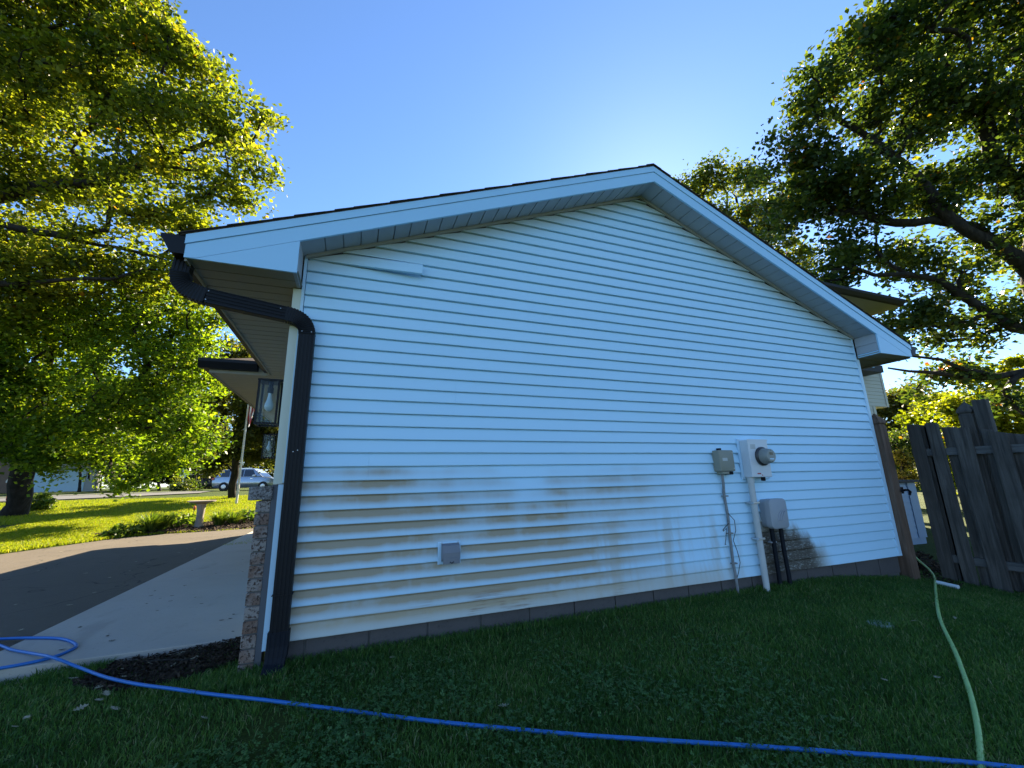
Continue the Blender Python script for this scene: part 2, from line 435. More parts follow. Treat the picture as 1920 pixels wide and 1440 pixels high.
M['vent'] = simple('vent_plastic', (.20, .20, .215), .5, var=.1, scale=12, bump=.1)
M['blue_hose'] = simple('blue_hose', (.010, .135, .44), .42, var=.15, scale=12, bump=.05)
M['green_hose'] = simple('green_hose', (.32, .50, .16), .5, var=.18, scale=14, bump=.15)
M['pvc'] = simple('white_pipe', (.72, .74, .74), .4, var=.06)
M['bulb'] = simple('bulb_glass', (.62, .66, .70), .15, var=.03, bump=0)
M['flag'] = flag_material()
M['pole'] = simple('white_pole', (.62, .58, .52), .5, var=.1, scale=3)
M['car'] = simple('silver_blue_paint', (.30, .34, .40), .22, .6, var=.04, bump=0)
M['car_glass'] = simple('car_glass', (.012, .016, .026), .05, var=.1, bump=0, spec=.8)
M['tyre'] = simple('tyre_rubber', (.015, .015, .015), .8, var=.2)
M['rim'] = simple('alloy_rim', (.45, .46, .48), .3, .8)
M['tail'] = simple('tail_light', (.40, .03, .02), .2, bump=0)
M['headlight'] = simple('headlight_lens', (.6, .62, .65), .1, bump=0)
M['chrome'] = simple('chrome', (.7, .7, .72), .15, .9, bump=0)
M['white_paint'] = simple('white_house_paint', (.42, .42, .41), .6, var=.06, scale=2)
M['brown_wall'] = simple('brown_wall', (.26, .17, .12), .8, var=.2, scale=3)
M['red_post'] = simple('red_brown_post', (.34, .07, .035), .7, var=.2)
M['sign_back'] = simple('sign_back', (.60, .60, .58), .45, var=.05)
M['green_disc'] = simple('green_plastic', (.02, .36, .12), .4)
M['orange'] = simple('orange_glass', (.50, .13, .03), .3)
M['dark_car'] = simple('dark_car_paint', (.03, .03, .033), .3, .3, bump=0)
M['white_car'] = simple('white_car_paint', (.62, .62, .62), .3, bump=0)
M['dry_leaf'] = simple('dry_oak_leaf', (.33, .285, .19), .8, var=.35, scale=30, bump=.3)
M['dark_leaf'] = simple('damp_dark_leaf', (.050, .040, .028), .7, var=.3, scale=30, bump=.3)
M['pale_patch'] = simple('weathered_cover', (.24, .30, .28), .8, var=.25, scale=25, bump=.4)
G1 = [(0, (.038, .058, .012)), (.35, (.10, .130, .018)), (.7, (.175, .195, .024)), (.92, (.27, .27, .04)), (.975, (.30, .22, .02)), (1, (.38, .15, .02))]
M['oak_leaf_sun'] = leaf_material('oak_leaf_left', G1, .58)  # left oak: sunlit brightness is put into the leaf colours
M['maple_leaf'] = leaf_material('maple_leaf', [(0, (.040, .078, .010)), (.4, (.11, .175, .018)), (.8, (.20, .26, .025)), (1, (.30, .31, .04))], .58)
M['oak_leaf_dark'] = leaf_material('oak_leaf_right', [(0, (.018, .038, .016)), (.45, (.045, .075, .024)), (.85, (.12, .15, .028)), (.96, (.19, .19, .02)), (.985, (.30, .13, .02)), (1, (.34, .10, .03))], .46)  # right oak: darker copy, backlit shade put into the leaf colours
M['far_leaf'] = leaf_material('far_leaf', [(0, (.026, .036, .010)), (.5, (.075, .085, .02)), (.85, (.14, .135, .032)), (1, (.18, .14, .03))], .5, .5)
M['hedge_leaf'] = leaf_material('hedge_leaf', [(0, (.06, .09, .010)), (.5, (.17, .20, .014)), (1, (.28, .28, .02))], .5)
M['plant_leaf'] = leaf_material('plant_leaf', [(0, (.03, .060, .012)), (.5, (.07, .12, .02)), (1, (.15, .19, .04))], .45)
M['clover'] = leaf_material('clover_leaf', [(0, (.032, .085, .022)), (.5, (.065, .145, .04)), (.9, (.11, .20, .065)), (1, (.15, .23, .08))], .3)

# ------------------------------------------------------------------ ground, drive, street
def grid_sheet(xs, ys, zf, name, mat):
    X, Y = np.meshgrid(xs, ys, indexing='ij'); Z = zf(X, Y); n, m = X.shape
    v = np.stack([X, Y, Z], -1).reshape(-1, 3)
    f = [(i*m+j, (i+1)*m+j, (i+1)*m+j+1, i*m+j+1) for i in range(n-1) for j in range(m-1)]
    me = bpy.data.meshes.new(name); me.from_pydata(v.tolist(), [], f); me.materials.append(mat)
    me.polygons.foreach_set('use_smooth', [True]*len(f)); me.update()
    o = bpy.data.objects.new(name, me); COL.objects.link(o); return o

DRIVE = [(-1.93, .72), (-1.93, 10.92), (-3.0, 10.85), (-4.2, 10.95), (-5.0, 10.6), (-5.45, 9.7), (-6.1, 8.5), (-8, 7.6), (-12, 6.8), (-24, 6.0), (-24, -0.2), (-12, 0.0), (-4, .55)]
def in_poly(x, y, P):
    x = np.asarray(x); y = np.asarray(y); c = np.zeros(np.broadcast(x, y).shape, bool); n = len(P)
    for i in range(n):
        (x1, y1), (x2, y2) = P[i], P[i-1]
        k = ((y1 > y) != (y2 > y)) & (x < (x2-x1)*(y-y1)/((y2-y1) if y2 != y1 else 1e-9)+x1); c ^= k
    return c
def drive_z(x, y): return -0.165 - 0.012*np.clip(-x-1.93, 0, 6) + 0*y

xs = np.concatenate([[-900, -400, -200, -120], np.arange(-80, -12, 2.0), np.arange(-12, 9, .22), np.arange(9, 40, 1.5), [60, 120, 300, 900]])
ys = np.concatenate([[-900, -300, -100, -50], np.arange(-30, -4, 2.0), np.arange(-4, 14, .22), np.arange(14, 60, 1.2), [75, 100, 160, 300, 900]])
def ground_z(X, Y):
    Z = gz(X, Y)
    d = in_poly(X, Y, DRIVE) | ((X > -1.95) & (X < 0.0) & (Y > .75) & (Y < 10.9)) | ((X > 0.05) & (X < 6.6) & (Y > .1) & (Y < 3.6)) | ((X > -.5) & (X < 14) & (Y > 3.7) & (Y < 10.5))
    return np.where(d, np.minimum(Z, -.26), Z)
lawn = grid_sheet(xs, ys, ground_z, 'lawn', M['ground']); tag(lawn, 'green lawn around the house, shaded in front and sunlit beyond the drive', 'lawn', kind='structure')

def poly_sheet(name, poly, zf, mat, step=.5, label=None, cat=None):
    import bmesh
    bm = bmesh.new(); vs = [bm.verts.new((x, y, 0)) for x, y in poly]; bm.faces.new(vs)
    lo = np.min(poly, 0); hi = np.max(poly, 0)
    for ax in (0, 1):
        for c in np.arange(lo[ax]+step, hi[ax], step):
            co = [0, 0, 0]; no = [0, 0, 0]; co[ax] = c; no[ax] = 1
            bmesh.ops.bisect_plane(bm, geom=bm.verts[:]+bm.edges[:]+bm.faces[:], plane_co=co, plane_no=no)
    for v in bm.verts: v.co.z = float(zf(v.co.x, v.co.y))
    bmesh.ops.recalc_face_normals(bm, faces=bm.faces[:])
    me = bpy.data.meshes.new(name); bm.to_mesh(me); bm.free(); me.materials.append(mat)
    o = bpy.data.objects.new(name, me); COL.objects.link(o); return tag(o, label, cat, kind='structure')
poly_sheet('driveway', DRIVE, drive_z, M['asphalt'], 1.0, 'dark asphalt driveway beside the concrete apron', 'driveway')

def apron():
    mb = MB(); ys_ = [.745, 3.66, 10.9]
    mb.box(-1.925, -0.10, .745, 3.668, -.34, -.15); mb.box(-1.925, -0.60, 3.674, 10.9, -.34, -.15)
    o = mb.build('concrete_apron', M['slab'], bevel=.006)
    return tag(o, 'pale concrete apron along the brick corner of the garage', 'apron', kind='structure')
apron()
# street beyond the lawn and its pale far kerb
def far_z(x, y): return gz(x, y) + .05
poly_sheet('street', [(-60, 25.5), (-24, 26.5), (-14, 28.5), (-9, 31), (-9, 34.5), (-14, 32.5), (-24, 30.5), (-60, 29.5)], far_z, M['street'], 3, 'grey street at the far edge of the lawn', 'street')
poly_sheet('pavement', [(-60, 30.2), (-24, 31.2), (-14, 33.1), (-9, 35.2), (-9, 36.2), (-14, 34.1), (-24, 32.2), (-60, 31.2)], far_z, M['street'], 3, 'pale pavement strip on the far side of the street', 'pavement')
BED = [(-2.0, 10.95), (-3.0, 10.9), (-4.3, 11.0), (-5.3, 10.75), (-5.9, 11.4), (-5.4, 12.3), (-4.2, 13.0), (-2.8, 13.3), (-1.2, 13.2), (-.6, 11.5)]
poly_sheet('mulch_bed', BED, lambda x, y: gz(x, y)+.03, M['soil'], .6, 'brown mulch bed at the end of the driveway', 'mulch bed')
PATCH = [(-.25, .72), (-1.05, .74), (-1.15, .42), (-.90, .20), (-.55, .14), (-.25, .22), (-.12, .45)]
poly_sheet('bare_soil', PATCH, lambda x, y: gz(x, y)+.012, M['soil'], .2, 'dark bare soil between the grass and the concrete apron', 'soil')

# ------------------------------------------------------------------ house
W = 6.655; CO = 0.1016; SL = 0.4105; ZT = 2.743; XM = W/2
house = thing('house', (3.3, 3.6, -.3), 'white vinyl-sided house with a gable garage end and black gutters', 'house')

# gable wall: backing and siding boards
mb = MB(); mb.prism([(0, 0), (W, 0), (W, ZT), (XM, ZT+SL*XM), (0, ZT)], 'y', .009, .16)
wall = mb.build('gable_wall', M['white'], house)
def xlim(z): 
    a = max(0.0, (z-ZT)/SL); return a+.004, W-a-.004
def board(z0, z1, xa0, xa1, xb0, xb1, dy=0.0):
    yb, yt, yi = -.0205+dy, -.0045+dy, .0075
    prof = [(yb, z0+.0012), (yb-.0008, z0+.007), (yt, z1-.0135), (.0068, z1-.0006), (yi, z1-.0006), (yi, z0+.0012)]
    xl = [xa0, xa0, xb0, xb0, xb0, xa0]; xr = [xa1, xa1, xb1, xb1, xb1, xa1]
    n = 6; ns = max(1, int((max(xa1, xb1)-min(xa0, xb0))/.35)); v = []; rw = random.Random(int(z0*1000)+int(xa0*97))
    for q in range(ns+1):
        t = q/ns; wz = rw.uniform(-.0011, .0011); wy = rw.uniform(-.0016, .0016)
        for i_ in range(n):
            yy, zz = prof[i_]; lip = 1 if i_ < 2 else (.4 if i_ == 2 else 0)
            v.append((xl[i_]+(xr[i_]-xl[i_])*t, yy+wy*lip, zz+wz*lip))
    f = [tuple(range(n))[::-1], tuple(ns*n+q for q in range(n))] + [(q*n+i_, q*n+(i_+1) % n, (q+1)*n+(i_+1) % n, (q+1)*n+i_) for q in range(ns) for i_ in range(n)]
    return MB().add(v, f)
SEAM = {10: [.541], 11: [.541], 8: [2.19], 7: [1.60, 2.19], 6: [1.595], 4: [.983, 3.43], 5: [.983, 3.43], 1: [2.89], 2: [2.89], 13: [4.9], 12: [4.9],
        15: [2.7], 14: [2.7], 18: [5.3], 19: [5.3], 22: [3.6], 23: [3.6], 25: [1.9], 26: [1.9], 28: [4.4], 29: [4.4], 17: [1.2], 16: [1.2], 31: [2.9], 32: [2.9], 3: [5.9]}
k = 0
while k*CO < ZT+SL*XM-.03:
    z0, z1 = k*CO, min((k+1)*CO, ZT+SL*XM)
    a0, a1 = xlim(z0); b0, b1 = xlim(z1); cut = SEAM.get(k, [])
    if k == 27: cut = [.892]
    if b1 < b0: b0 = b1 = XM
    xs_ = [None]+cut+[None]
    for s in range(len(xs_)-1):
        l0, l1 = (a0, b0) if xs_[s] is None else (xs_[s]+.0008,)*2
        r0, r1 = (a1, b1) if xs_[s+1] is None else (xs_[s+1],)*2
        o = board(z0, z1, l0, r0, l1, r1, -.0012 if s == 0 and cut else 0).build('siding_board', M['siding'])
        if k == 27 and s == 0:        # the board that has come loose at its right end
            o.data.transform(Matrix.Translation((.22, 0, z0)) @ Matrix.Rotation(R(2.3), 4, 'Y') @ Matrix.Rotation(R(-6.5), 4, 'Z') @ Matrix.Translation((-.22, 0, -z0)))
            o['label'] = 'siding board that has come loose at its right end'
        child_of_part(o, wall)
    k += 1

# foundation blocks
fb = MB().box(.012, W-.012, .022, .2, -.6, -.012).build('foundation', M['mortar'], house)
x = 0.0; i = 0
while x < W-.05:
    x2 = min(x+.405+.004*math.sin(i*3.1), W); 
    if i == 0: x2 = .20
    o = MB().box(x+.006, x2-.006, .008+.002*math.sin(i*5), .19, -.19, -.006).build('foundation_block', M['block'], bevel=.004); child_of_part(o, fb)
    o = MB().box(max(0, x-.2)+.006, x2-.2-.006 if x2 > .4 else x2-.006, .010, .19, -.40, -.20).build('foundation_block', M['block'], bevel=.004); child_of_part(o, fb)
    x = x2; i += 1

# corner posts and the cream casing at the front corner
MB().box(-.022, -.001, -.020, .05, 1.01, 2.755).build('corner_post', M['white'], house)
MB().box(-.046, -.008, -.020, .05, -.035, 1.00).build('corner_post', M['white'], house)
MB().box(W+.001, W+.046, -.020, .05, .0, 2.46).build('corner_post', M['white'], house)
MB().box(W-.012, W-.0005, -.019, .0, .0, 2.755).build('corner_post', M['white'], house)
MB().box(-.080, -.0225, -.016, .14, 1.004, 2.474).build('corner_casing', M['cream'], house)
MB().box(-.088, -.0475, .006, .10, -.30, 1.0).build('sheathing_edge', simple('grey_flashing', (.10, .10, .11), .7), house)

# brick wainscot at the front corner, each brick a piece
bv = MB().box(-.160, -.09, .012, .62, -.36, .895).build('brick_wainscot', M['mortar'], house)
rb = random.Random(3)
for r_ in range(15):
    z0 = .897-(r_+1)*.083
    ys_ = [0, .205, .41, .62] if r_ % 2 == 0 else [0, .10, .305, .51, .62]
    for a, b in zip(ys_[:-1], ys_[1:]):
        j = rb.uniform(-.002, .002)
        o = MB().box(-.172+j, -.086, a+.002+rb.uniform(-.002, .002), b-.009, z0+.005, z0+.078).build('brick', M['brick'], bevel=.003); child_of_part(o, bv)
cp = MB()
n = 7
for a in range(n):
    pass
o = MB().box(-.222, -.078, -.014, .64, .899, .990).build('stone_cap', M['cap'], house, bevel=.006)

# front wall of the garage with its overhead door, and the entry block
fw = MB().box(-.074, .06, .12, .66, 1.0, 2.47).box(-.074, .06, .66, 3.3, 2.2, 2.47).box(-.074, .06, 3.3, 3.67, -.2, 2.47).build('front_wall', M['cream_siding'], house)
gd = MB().box(.02, .06, .66, 3.3, -.15, 2.2).build('garage_door', M['white'], house)
for r_ in range(4):
    for c_ in range(4):
        o = MB().box(.008, .019, .70+c_*.65, 1.30+c_*.65, -.10+r_*.57, .40+r_*.57).build('door_panel', M['white'], bevel=.004); child_of_part(o, gd)

# rake soffits: panel by panel
def frame(slope_sign, x, z): pass
for side in (-1, 1):
    sb = MB(); x0 = 0.0
    def zs(x): return ZT+.022+SL*min(x, W-x)
    poly = [(-.056, zs(0)+.014-SL*.056), (XM, zs(XM)+.014), (XM, zs(XM)+.030), (-.056, zs(0)+.030-SL*.056)]
    if side > 0: poly = [(W-a, b) for a, b in poly]
    rs = MB().prism(poly, 'y', -.262, .006).build('rake_soffit', M['soffit'], house)
    n = 26; wd = XM/n; proto = None
    for i in range(n):
        xa, xb = i*wd+.004, (i+1)*wd-.004
        if i == n-1: xb = XM-.001
        if i == 0: xa = -.031
        q = [(xa, zs(xa)), (xb, zs(xb)), (xb, zs(xb)+.012), (xa, zs(xa)+.012)]
        if side > 0: q = [(W-a, b) for a, b in q]
        o = MB().prism(q, 'y', -.264, -.004).build('soffit_panel', M['soffit']); child_of_part(o, rs)
    # trim channel where the soffit meets the siding
    q = [(-.01, zs(0)-.030), (XM, zs(XM)-.030), (XM, zs(XM)-.001), (-.01, zs(0)-.001)]
    if side > 0: q = [(W-a, b) for a, b in q]
    MB().prism(q, 'y', -.036, -.016).build('soffit_channel', M['channel'], house)
    # rake boards
    XE = -.700; zb = lambda x: 4.131-SL*1.0127*(XM-x); off = lambda x, d: zb(x)+d
    q = [(XE, 2.479), (-.632, zb(-.632)) , (XM, off(XM, 0)), (XM, off(XM, .117)), (XE, off(XE, .117))]
    if side > 0: q = [(W-a, b) for a, b in q]
    MB().prism(q, 'y', -.285, -.266).build('rake_board', M['fascia'], house)
    q = [(XE-.004, off(XE, .119)), (XM, off(XM, .119)), (XM, off(XM, .186)), (XE-.004, off(XE, .186))]
    if side > 0: q = [(W-a, b) for a, b in q]
    MB().prism(q, 'y', -.293, -.266).build('rake_trim', M['fascia'], house)
    # boxed return at the eave
    q = [(-.690, 2.4785), (-.030, 2.4785), (-.030, zb(-.03)-.002), (-.634, zb(-.634)-.002)]
    if side > 0: q = [(W-a, b) for a, b in q]
    MB().prism(q, 'y', -.2842, -.268).build('eave_return', M['fascia'], house)
    X = (lambda a: a) if side < 0 else (lambda a: W-a)
    if side < 0:
        MB().box(-.055, -.032, -.266, -.021, 2.479, 2.752).build('return_side', M['soffit'], house)
    else:
        rsd = MB().box(W+.034, W+.055, -.266, -.021, 2.479, 2.750).build('return_side', M['soffit'], house)
        for z0, z1 in ((2.522, 2.625), (2.628, 2.748)):
            v = [(W+.022, -.264, z0), (W+.022, -.022, z0), (W+.033, -.022, z0), (W+.033, -.264, z0), (W+.030, -.264, z1), (W+.030, -.022, z1), (W+.033, -.022, z1), (W+.033, -.264, z1)]
            o = MB().add(v, [(3,2,1,0),(4,5,6,7),(0,1,5,4),(1,2,6,5),(2,3,7,6),(3,0,4,7)]).build('return_board', M['soffit']); child_of_part(o, rsd)
        o = MB().box(W+.024, W+.033, -.264, -.022, 2.4795, 2.518).build('return_trim', M['fascia']); child_of_part(o, rsd)
    # horizontal eave soffit, board by board
    y1 = 2.98 if side < 0 else 3.66
    es = MB().box(min(X(-.685), X(-.02)), max(X(-.685), X(-.02)), -.264, y1, 2.492, 2.502).build('eave_soffit', M['beige'], house)
    y = -.264; proto = None
    while y < y1-.02:
        yb = min(y+.137, y1)
        if proto is None or yb-y < .136:
            o = MB().box(min(X(-.684), X(-.034)), max(X(-.684), X(-.034)), 0, yb-y-.009, 2.480, 2.491).build('soffit_board', M['beige'])
            if proto is None: proto = o
        else:
            o = proto.copy(); COL.objects.link(o); o.parent = None
        o.location = (0, y, 0); child_of_part(o, es); y = yb
    if side < 0: MB().box(-.033, -.081, -.017, .0, 0, 0) 
    # fascia under the gutter
    MB().box(*sorted((X(-.700), X(-.6865))), -.2655, y1, 2.462, 2.628).build('eave_fascia', M['beige'], house)
    # K-style gutter
    prof = [(-.7015, 2.628), (-.7015, 2.505), (-.775, 2.505), (-.800, 2.545), (-.815, 2.575), (-.838, 2.612), (-.838, 2.630), (-.832, 2.630), (-.832, 2.615), (-.809, 2.578), (-.770, 2.512), (-.708, 2.512), (-.708, 2.628)]
    if side > 0: prof = [(W-a, b) for a, b in prof]
    g = MB().prism(prof, 'y', -.280, y1).build('gutter', M['black'], house)
    cap = [(-.7005, 2.632), (-.7005, 2.502), (-.777, 2.502), (-.802, 2.543), (-.818, 2.574), (-.841, 2.610), (-.841, 2.632)]
    if side > 0: cap = [(W-a, b) for a, b in cap]
    o = MB().prism(cap, 'y', -.287, -.281).build('gutter_end_cap', M['black']); child_of_part(o, g)

# roof slopes with shingle courses
for side in (-1, 1):
    zr = lambda x: 4.131+.189-SL*1.0127*(XM-x)
    XE = -.735; yf, yb = -.305, 3.75
    q = [(XE, zr(XE)), (XM, zr(XM)), (XM, zr(XM)+.010), (XE, zr(XE)+.010)]
    if side > 0: q = [(W-a, b) for a, b in q]
    rf = MB().prism(q, 'y', yf+.012, yb).build('roof', M['roof'], house)
    x = XE-.012; i = 0
    while x < XM-.01:
        x2 = min(x+.205, XM-.0005); j = .004*math.sin(i*2.3)
        t = .008
        q = [(x, zr(x)+.0115), (x2, zr(x2)+.0105), (x2, zr(x2)+.0125), (x, zr(x)+.0115+t)]
        if side > 0: q = [(W-a, b) for a, b in q]
        o = MB().prism(q, 'y', yf+j, yb).build('shingle_course', M['roof']); child_of_part(o, rf)
        x += .133; i += 1
MB().prism([(XM-.10, 4.300), (XM, 4.340), (XM+.10, 4.300), (XM+.10, 4.308), (XM, 4.349), (XM-.10, 4.308)], 'y', -.302, 3.7).build('ridge_cap', M['roof'], house)

# downspout
def rr_profile(wd, dp, ribs=True):
    """ribbed rectangular pipe outline in (a, b); b = -dp/2 is the face seen"""
    pts = []; n = 22
    for i in range(n+1):
        u = i/n; rib = .0035 if (ribs and i % 5 in (2, 3) and 1 < i < n-1) else 0
        pts.append((-wd/2+wd*u, -dp/2+rib))
    pts += [(wd/2+.002, -dp/2+.006), (wd/2+.002, dp/2-.006), (wd/2, dp/2), (-wd/2, dp/2), (-wd/2-.002, dp/2-.006), (-wd/2-.002, -dp/2+.006)]
    return pts
def sweep(path, wd, dp, crinkle=None, mat=None, name='downspout'):
    path = [Vector(p) for p in path]; k = len(path); prof = rr_profile(wd, dp, crinkle is None); n = len(prof); vs = []
    for i, p in enumerate(path):
        t = (path[min(i+1, k-1)]-path[max(i-1, 0)]).normalized(); b = Vector((0, 1, 0)); b = (b-t*b.dot(t)).normalized(); a = b.cross(t)
        s = 1.0 if crinkle is None else 1+crinkle*(1 if i % 2 else -1)
        vs += [p+a*u*s+b*v*s for u, v in prof]
    fs = [(i*n+j, i*n+(j+1) % n, (i+1)*n+(j+1) % n, (i+1)*n+j) for i in range(k-1) for j in range(n)] + [tuple(range(n))[::-1], tuple((k-1)*n+j for j in range(n))]
    return MB().add(vs, fs).build(name, mat or M['black'])
def bez(a, b, c, n):
    a, b, c = Vector(a), Vector(b), Vector(c)
    return [a*(1-t)**2+b*2*t*(1-t)+c*t*t for t in [i/n for i in range(n+1)]]
A0, A1, A2, A3, A4 = (-.742, -.155, 2.42), (-.752, -.155, 2.300), (-.585, -.145, 2.272), (-.105, -.068, 2.232), (.050, -.060, 2.085)
ds = sweep([(-.735, -.155, 2.51), A0], .100, .074, name='downspout'); put_under(ds, house)
for nm, path, cr in (('elbow', bez(A0, A1, A2, 30), .045), ('pipe', [A2, A3], None), ('elbow', bez(A3, (.047, -.058, 2.222), A4, 30), .045),
                     ('pipe', [A4, (.050, -.060, .03)], None)):
    o = sweep(path, .104 if cr is None else .106, .076, cr, name=nm); child_of_part(o, ds)
o = sweep([(.050, -.061, .085), (.050, -.064, .0), (.047, -.075, -.06)], .120, .088, name='adapter', mat=M['black_plastic']); child_of_part(o, ds)
o = sweep([(.047, -.075, -.055), (.042, -.10, -.11), (.036, -.16, -.15)], .112, .080, name='outlet_shoe', mat=M['black_plastic']); child_of_part(o, ds)
for p in [(-.565, -.186, 2.302), (-.575, -.186, 2.238), (-.135, -.110, 2.262), (.018, -.1005, 2.105), (.082, -.1005, 2.105), (.035, -.1005, 1.22), (.062, -.1005, 1.23)]:
    o = MB().lathe([(.0045, 0), (.003, -.003)], p, 8, 'y').build('screw', M['screw']); child_of_part(o, ds)
o = MB().box(-.012, .112, -.1015, -.0165, .30, .302).build('strap', M['black']); child_of_part(o, ds)

# entry block: hip roof in front, two-storey block behind
eb = MB().box(-.63, 7.5, 3.68, 10.55, -.4, 2.47).build('entry_block', M['cream_siding'], house)
ex0, ey0, ey1, ez = -1.39, 2.98, 11.25, 2.479
es = MB().box(ex0+.01, 1.2, ey0+.01, 3.679, ez+.012, ez+.022).box(ex0+.01, -.632, 3.681, ey1, ez+.012, ez+.022).build('entry_soffit', M['beige'], house)
y = ey0
proto = None
while y < ey1-.05:
    xr = -.02 if y+.14 < 3.66 else -.634
    o = MB().box(ex0, xr, 0, .128, ez, ez+.0115).build('soffit_board', M['beige']) ; o.location = (0, y, 0); child_of_part(o, es); y += .137
MB().box(ex0-.016, ex0-.001, ey0-.016, ey1, ez-.012, ez+.15).build('entry_fascia', M['beige'], house)
MB().box(ex0-.0005, -.70, ey0-.016, ey0-.001, ez-.012, ez+.15).build('entry_fascia', M['beige'], house)
MB().prism([(ey0-.017, ez+.15), (ey0-.017, ez+.03), (ey0-.09, ez+.03), (ey0-.135, ez+.11), (ey0-.135, ez+.152)], 'x', ex0-.12, -.845).build('entry_gutter', M['black'], house)
MB().prism([(ex0-.017, ez+.15), (ex0-.017, ez+.03), (ex0-.09, ez+.03), (ex0-.135, ez+.11), (ex0-.135, ez+.152)], 'y', ey0-.016, ey1).build('entry_gutter', M['black'], house)
hz = ez+.155; ap = 4.2
MB().add([(ex0-.05, ey0-.05, hz), (8.2, ey0-.05, hz), (8.2, ey1+.05, hz), (ex0-.05, ey1+.05, hz), (2.6, 7.0, hz+1.65), (6.5, 7.0, hz+1.65)],
         [(0, 1, 5, 4), (1, 2, 5), (2, 3, 4, 5), (3, 0, 4), (3, 2, 1, 0)]).build('entry_roof', M['roof'], house)
# two-storey block at the back
rear = MB().box(8.0, 13.88, 3.70, 10.2, -.6, 2.76).box(8.0, 14.50, 3.70, 10.2, 2.763, 5.56).build('rear_block', M['cream_siding'], house)
for z0, xe in [(2.35+.105*i, 13.86) for i in range(-3, 4)]+[(2.775+.105*i, 14.49) for i in range(0, 26)]:
    v = [(8.0, 3.683, z0), (xe, 3.683, z0), (xe, 3.699, z0), (8.0, 3.699, z0), (8.0, 3.695, z0+.104), (xe, 3.695, z0+.104), (xe, 3.699, z0+.104), (8.0, 3.699, z0+.104)]
    o = MB().add(v, [(3,2,1,0),(4,5,6,7),(0,1,5,4),(1,2,6,5),(2,3,7,6),(3,0,4,7)]).build('siding_board', M['cream_siding']); child_of_part(o, rear)
MB().box(14.44, 14.53, 3.672, 3.682, 2.765, 5.55).build('corner_post', M['cream_siding'], house)
MB().box(13.80, 13.90, 3.672, 3.682, -.4, 2.758).build('corner_post', M['cream_siding'], house)
us = MB().box(7.6, 14.83, 3.0, 10.9, 5.586, 5.60).build('upper_soffit', M['beige'], house)
y = 0
for i in range(54):
    o = MB().box(7.62+i*.1335, 7.62+i*.1335+.128, 3.01, 3.669, 5.573, 5.585).build('soffit_board', M['beige']); child_of_part(o, us)
for i in range(60):
    o = MB().box(14.535, 14.82, 3.675+i*.12, 3.675+i*.12+.115, 5.573, 5.585).build('soffit_board', M['beige']); child_of_part(o, us)
MB().prism([(2.985, 5.73), (2.985, 5.56), (2.92, 5.58), (2.86, 5.66), (2.86, 5.735)], 'x', 7.6, 14.80).build('upper_gutter', M['black'], house)
MB().box(7.6, 14.845, 2.986, 2.999, 5.565, 5.735).build('upper_fascia', M['beige'], house)
MB().add([(7.5, 2.93, 5.74), (14.9, 2.93, 5.74), (14.9, 11, 5.74), (7.5, 11, 5.74), (9.5, 7, 7.4), (13, 7, 7.4)], [(0, 1, 5, 4), (1, 2, 5), (2, 3, 4, 5), (3, 0, 4), (3, 2, 1, 0)]).build('upper_roof', M['roof'], house)
MB().box(8.2, 13.70, 3.20, 3.669, 3.60, 3.79).build('porch_gutter', M['black'], house)
MB().box(8.2, 13.30, 3.18, 3.199, 3.70, 3.75).build('porch_fascia', M['fascia'], house)

# ------------------------------------------------------------------ things fixed to the walls
def lantern(y0, xw, zc, label):
    t = thing('wall_lantern', (xw, y0, zc-.18), label, 'lantern', 'black box lanterns on the front of the house')
    h, wd, dp = .355, .150, .165
    xc = xw-.065-wd/2; x0, x1 = xc-wd/2, xc+wd/2; y1 = y0+dp; z0, z1 = zc-h/2, zc+h/2; b = .014
    MB().box(xw-.018, xw-.001, y0+.02, y1-.02, zc-.02, z1+.012).build('backplate', M['black'], t)
    MB().box(xc-.02, xw-.019, y0+dp/2-.012, y0+dp/2+.012, z1+.001, z1+.016).build('arm', M['black'], t)
    fr = MB()
    for xx in (x0, x1-b):
        for yy in (y0, y1-b): fr.box(xx, xx+b, yy, yy+b, z0+b, z1-b)
    fr.box(x0-.003, x1+.003, y0-.003, y1+.003, z1-b, z1)
    for a in ((x0-.002, x0+b, y0-.002, y1+.002), (x1-b, x1+.002, y0-.002, y1+.002), (x0+b, x1-b, y0-.002, y0+b), (x0+b, x1-b, y1-b, y1+.002)): fr.box(*a, z0, z0+b)
    fr.build('frame', M['black'], t)
    for a in ((x0+b, x1-b, y0+.006, y0+.008), (x0+b, x1-b, y1-.008, y1-.006), (x0+.006, x0+.008, y0+b, y1-b), (x1-.008, x1-.006, y0+b, y1-b)):
        MB().box(*a, z0+b, z1-b).build('pane', M['glass'], t)
    c = (xc, y0+dp/2, 0)
    MB().lathe([(.022, z1-.055), (.022, z1-.098), (.017, z1-.10), (.017, z1-b)][::-1], c, 14).build('socket', M['black'], t, smooth=True)
    MB().lathe([(.013, z1-.10), (.015, z1-.125), (.019, z1-.150), (.030, z1-.185), (.032, z1-.205), (.027, z1-.228), (.012, z1-.242), (.002, z1-.245)], c, 18).build('bulb', M['bulb'], t, smooth=True)
    MB().lathe([(.0135, z1-.099), (.0135, z1-.112)], c, 14).build('bulb_cap', M['screw'], t, smooth=True)
    return t
lantern(.235, -.075, 1.628, 'black box lantern with a clear bulb beside the cream corner casing')
lantern(3.84, -.64, 1.582, 'smaller-looking black box lantern further along the front, below the nearer one')

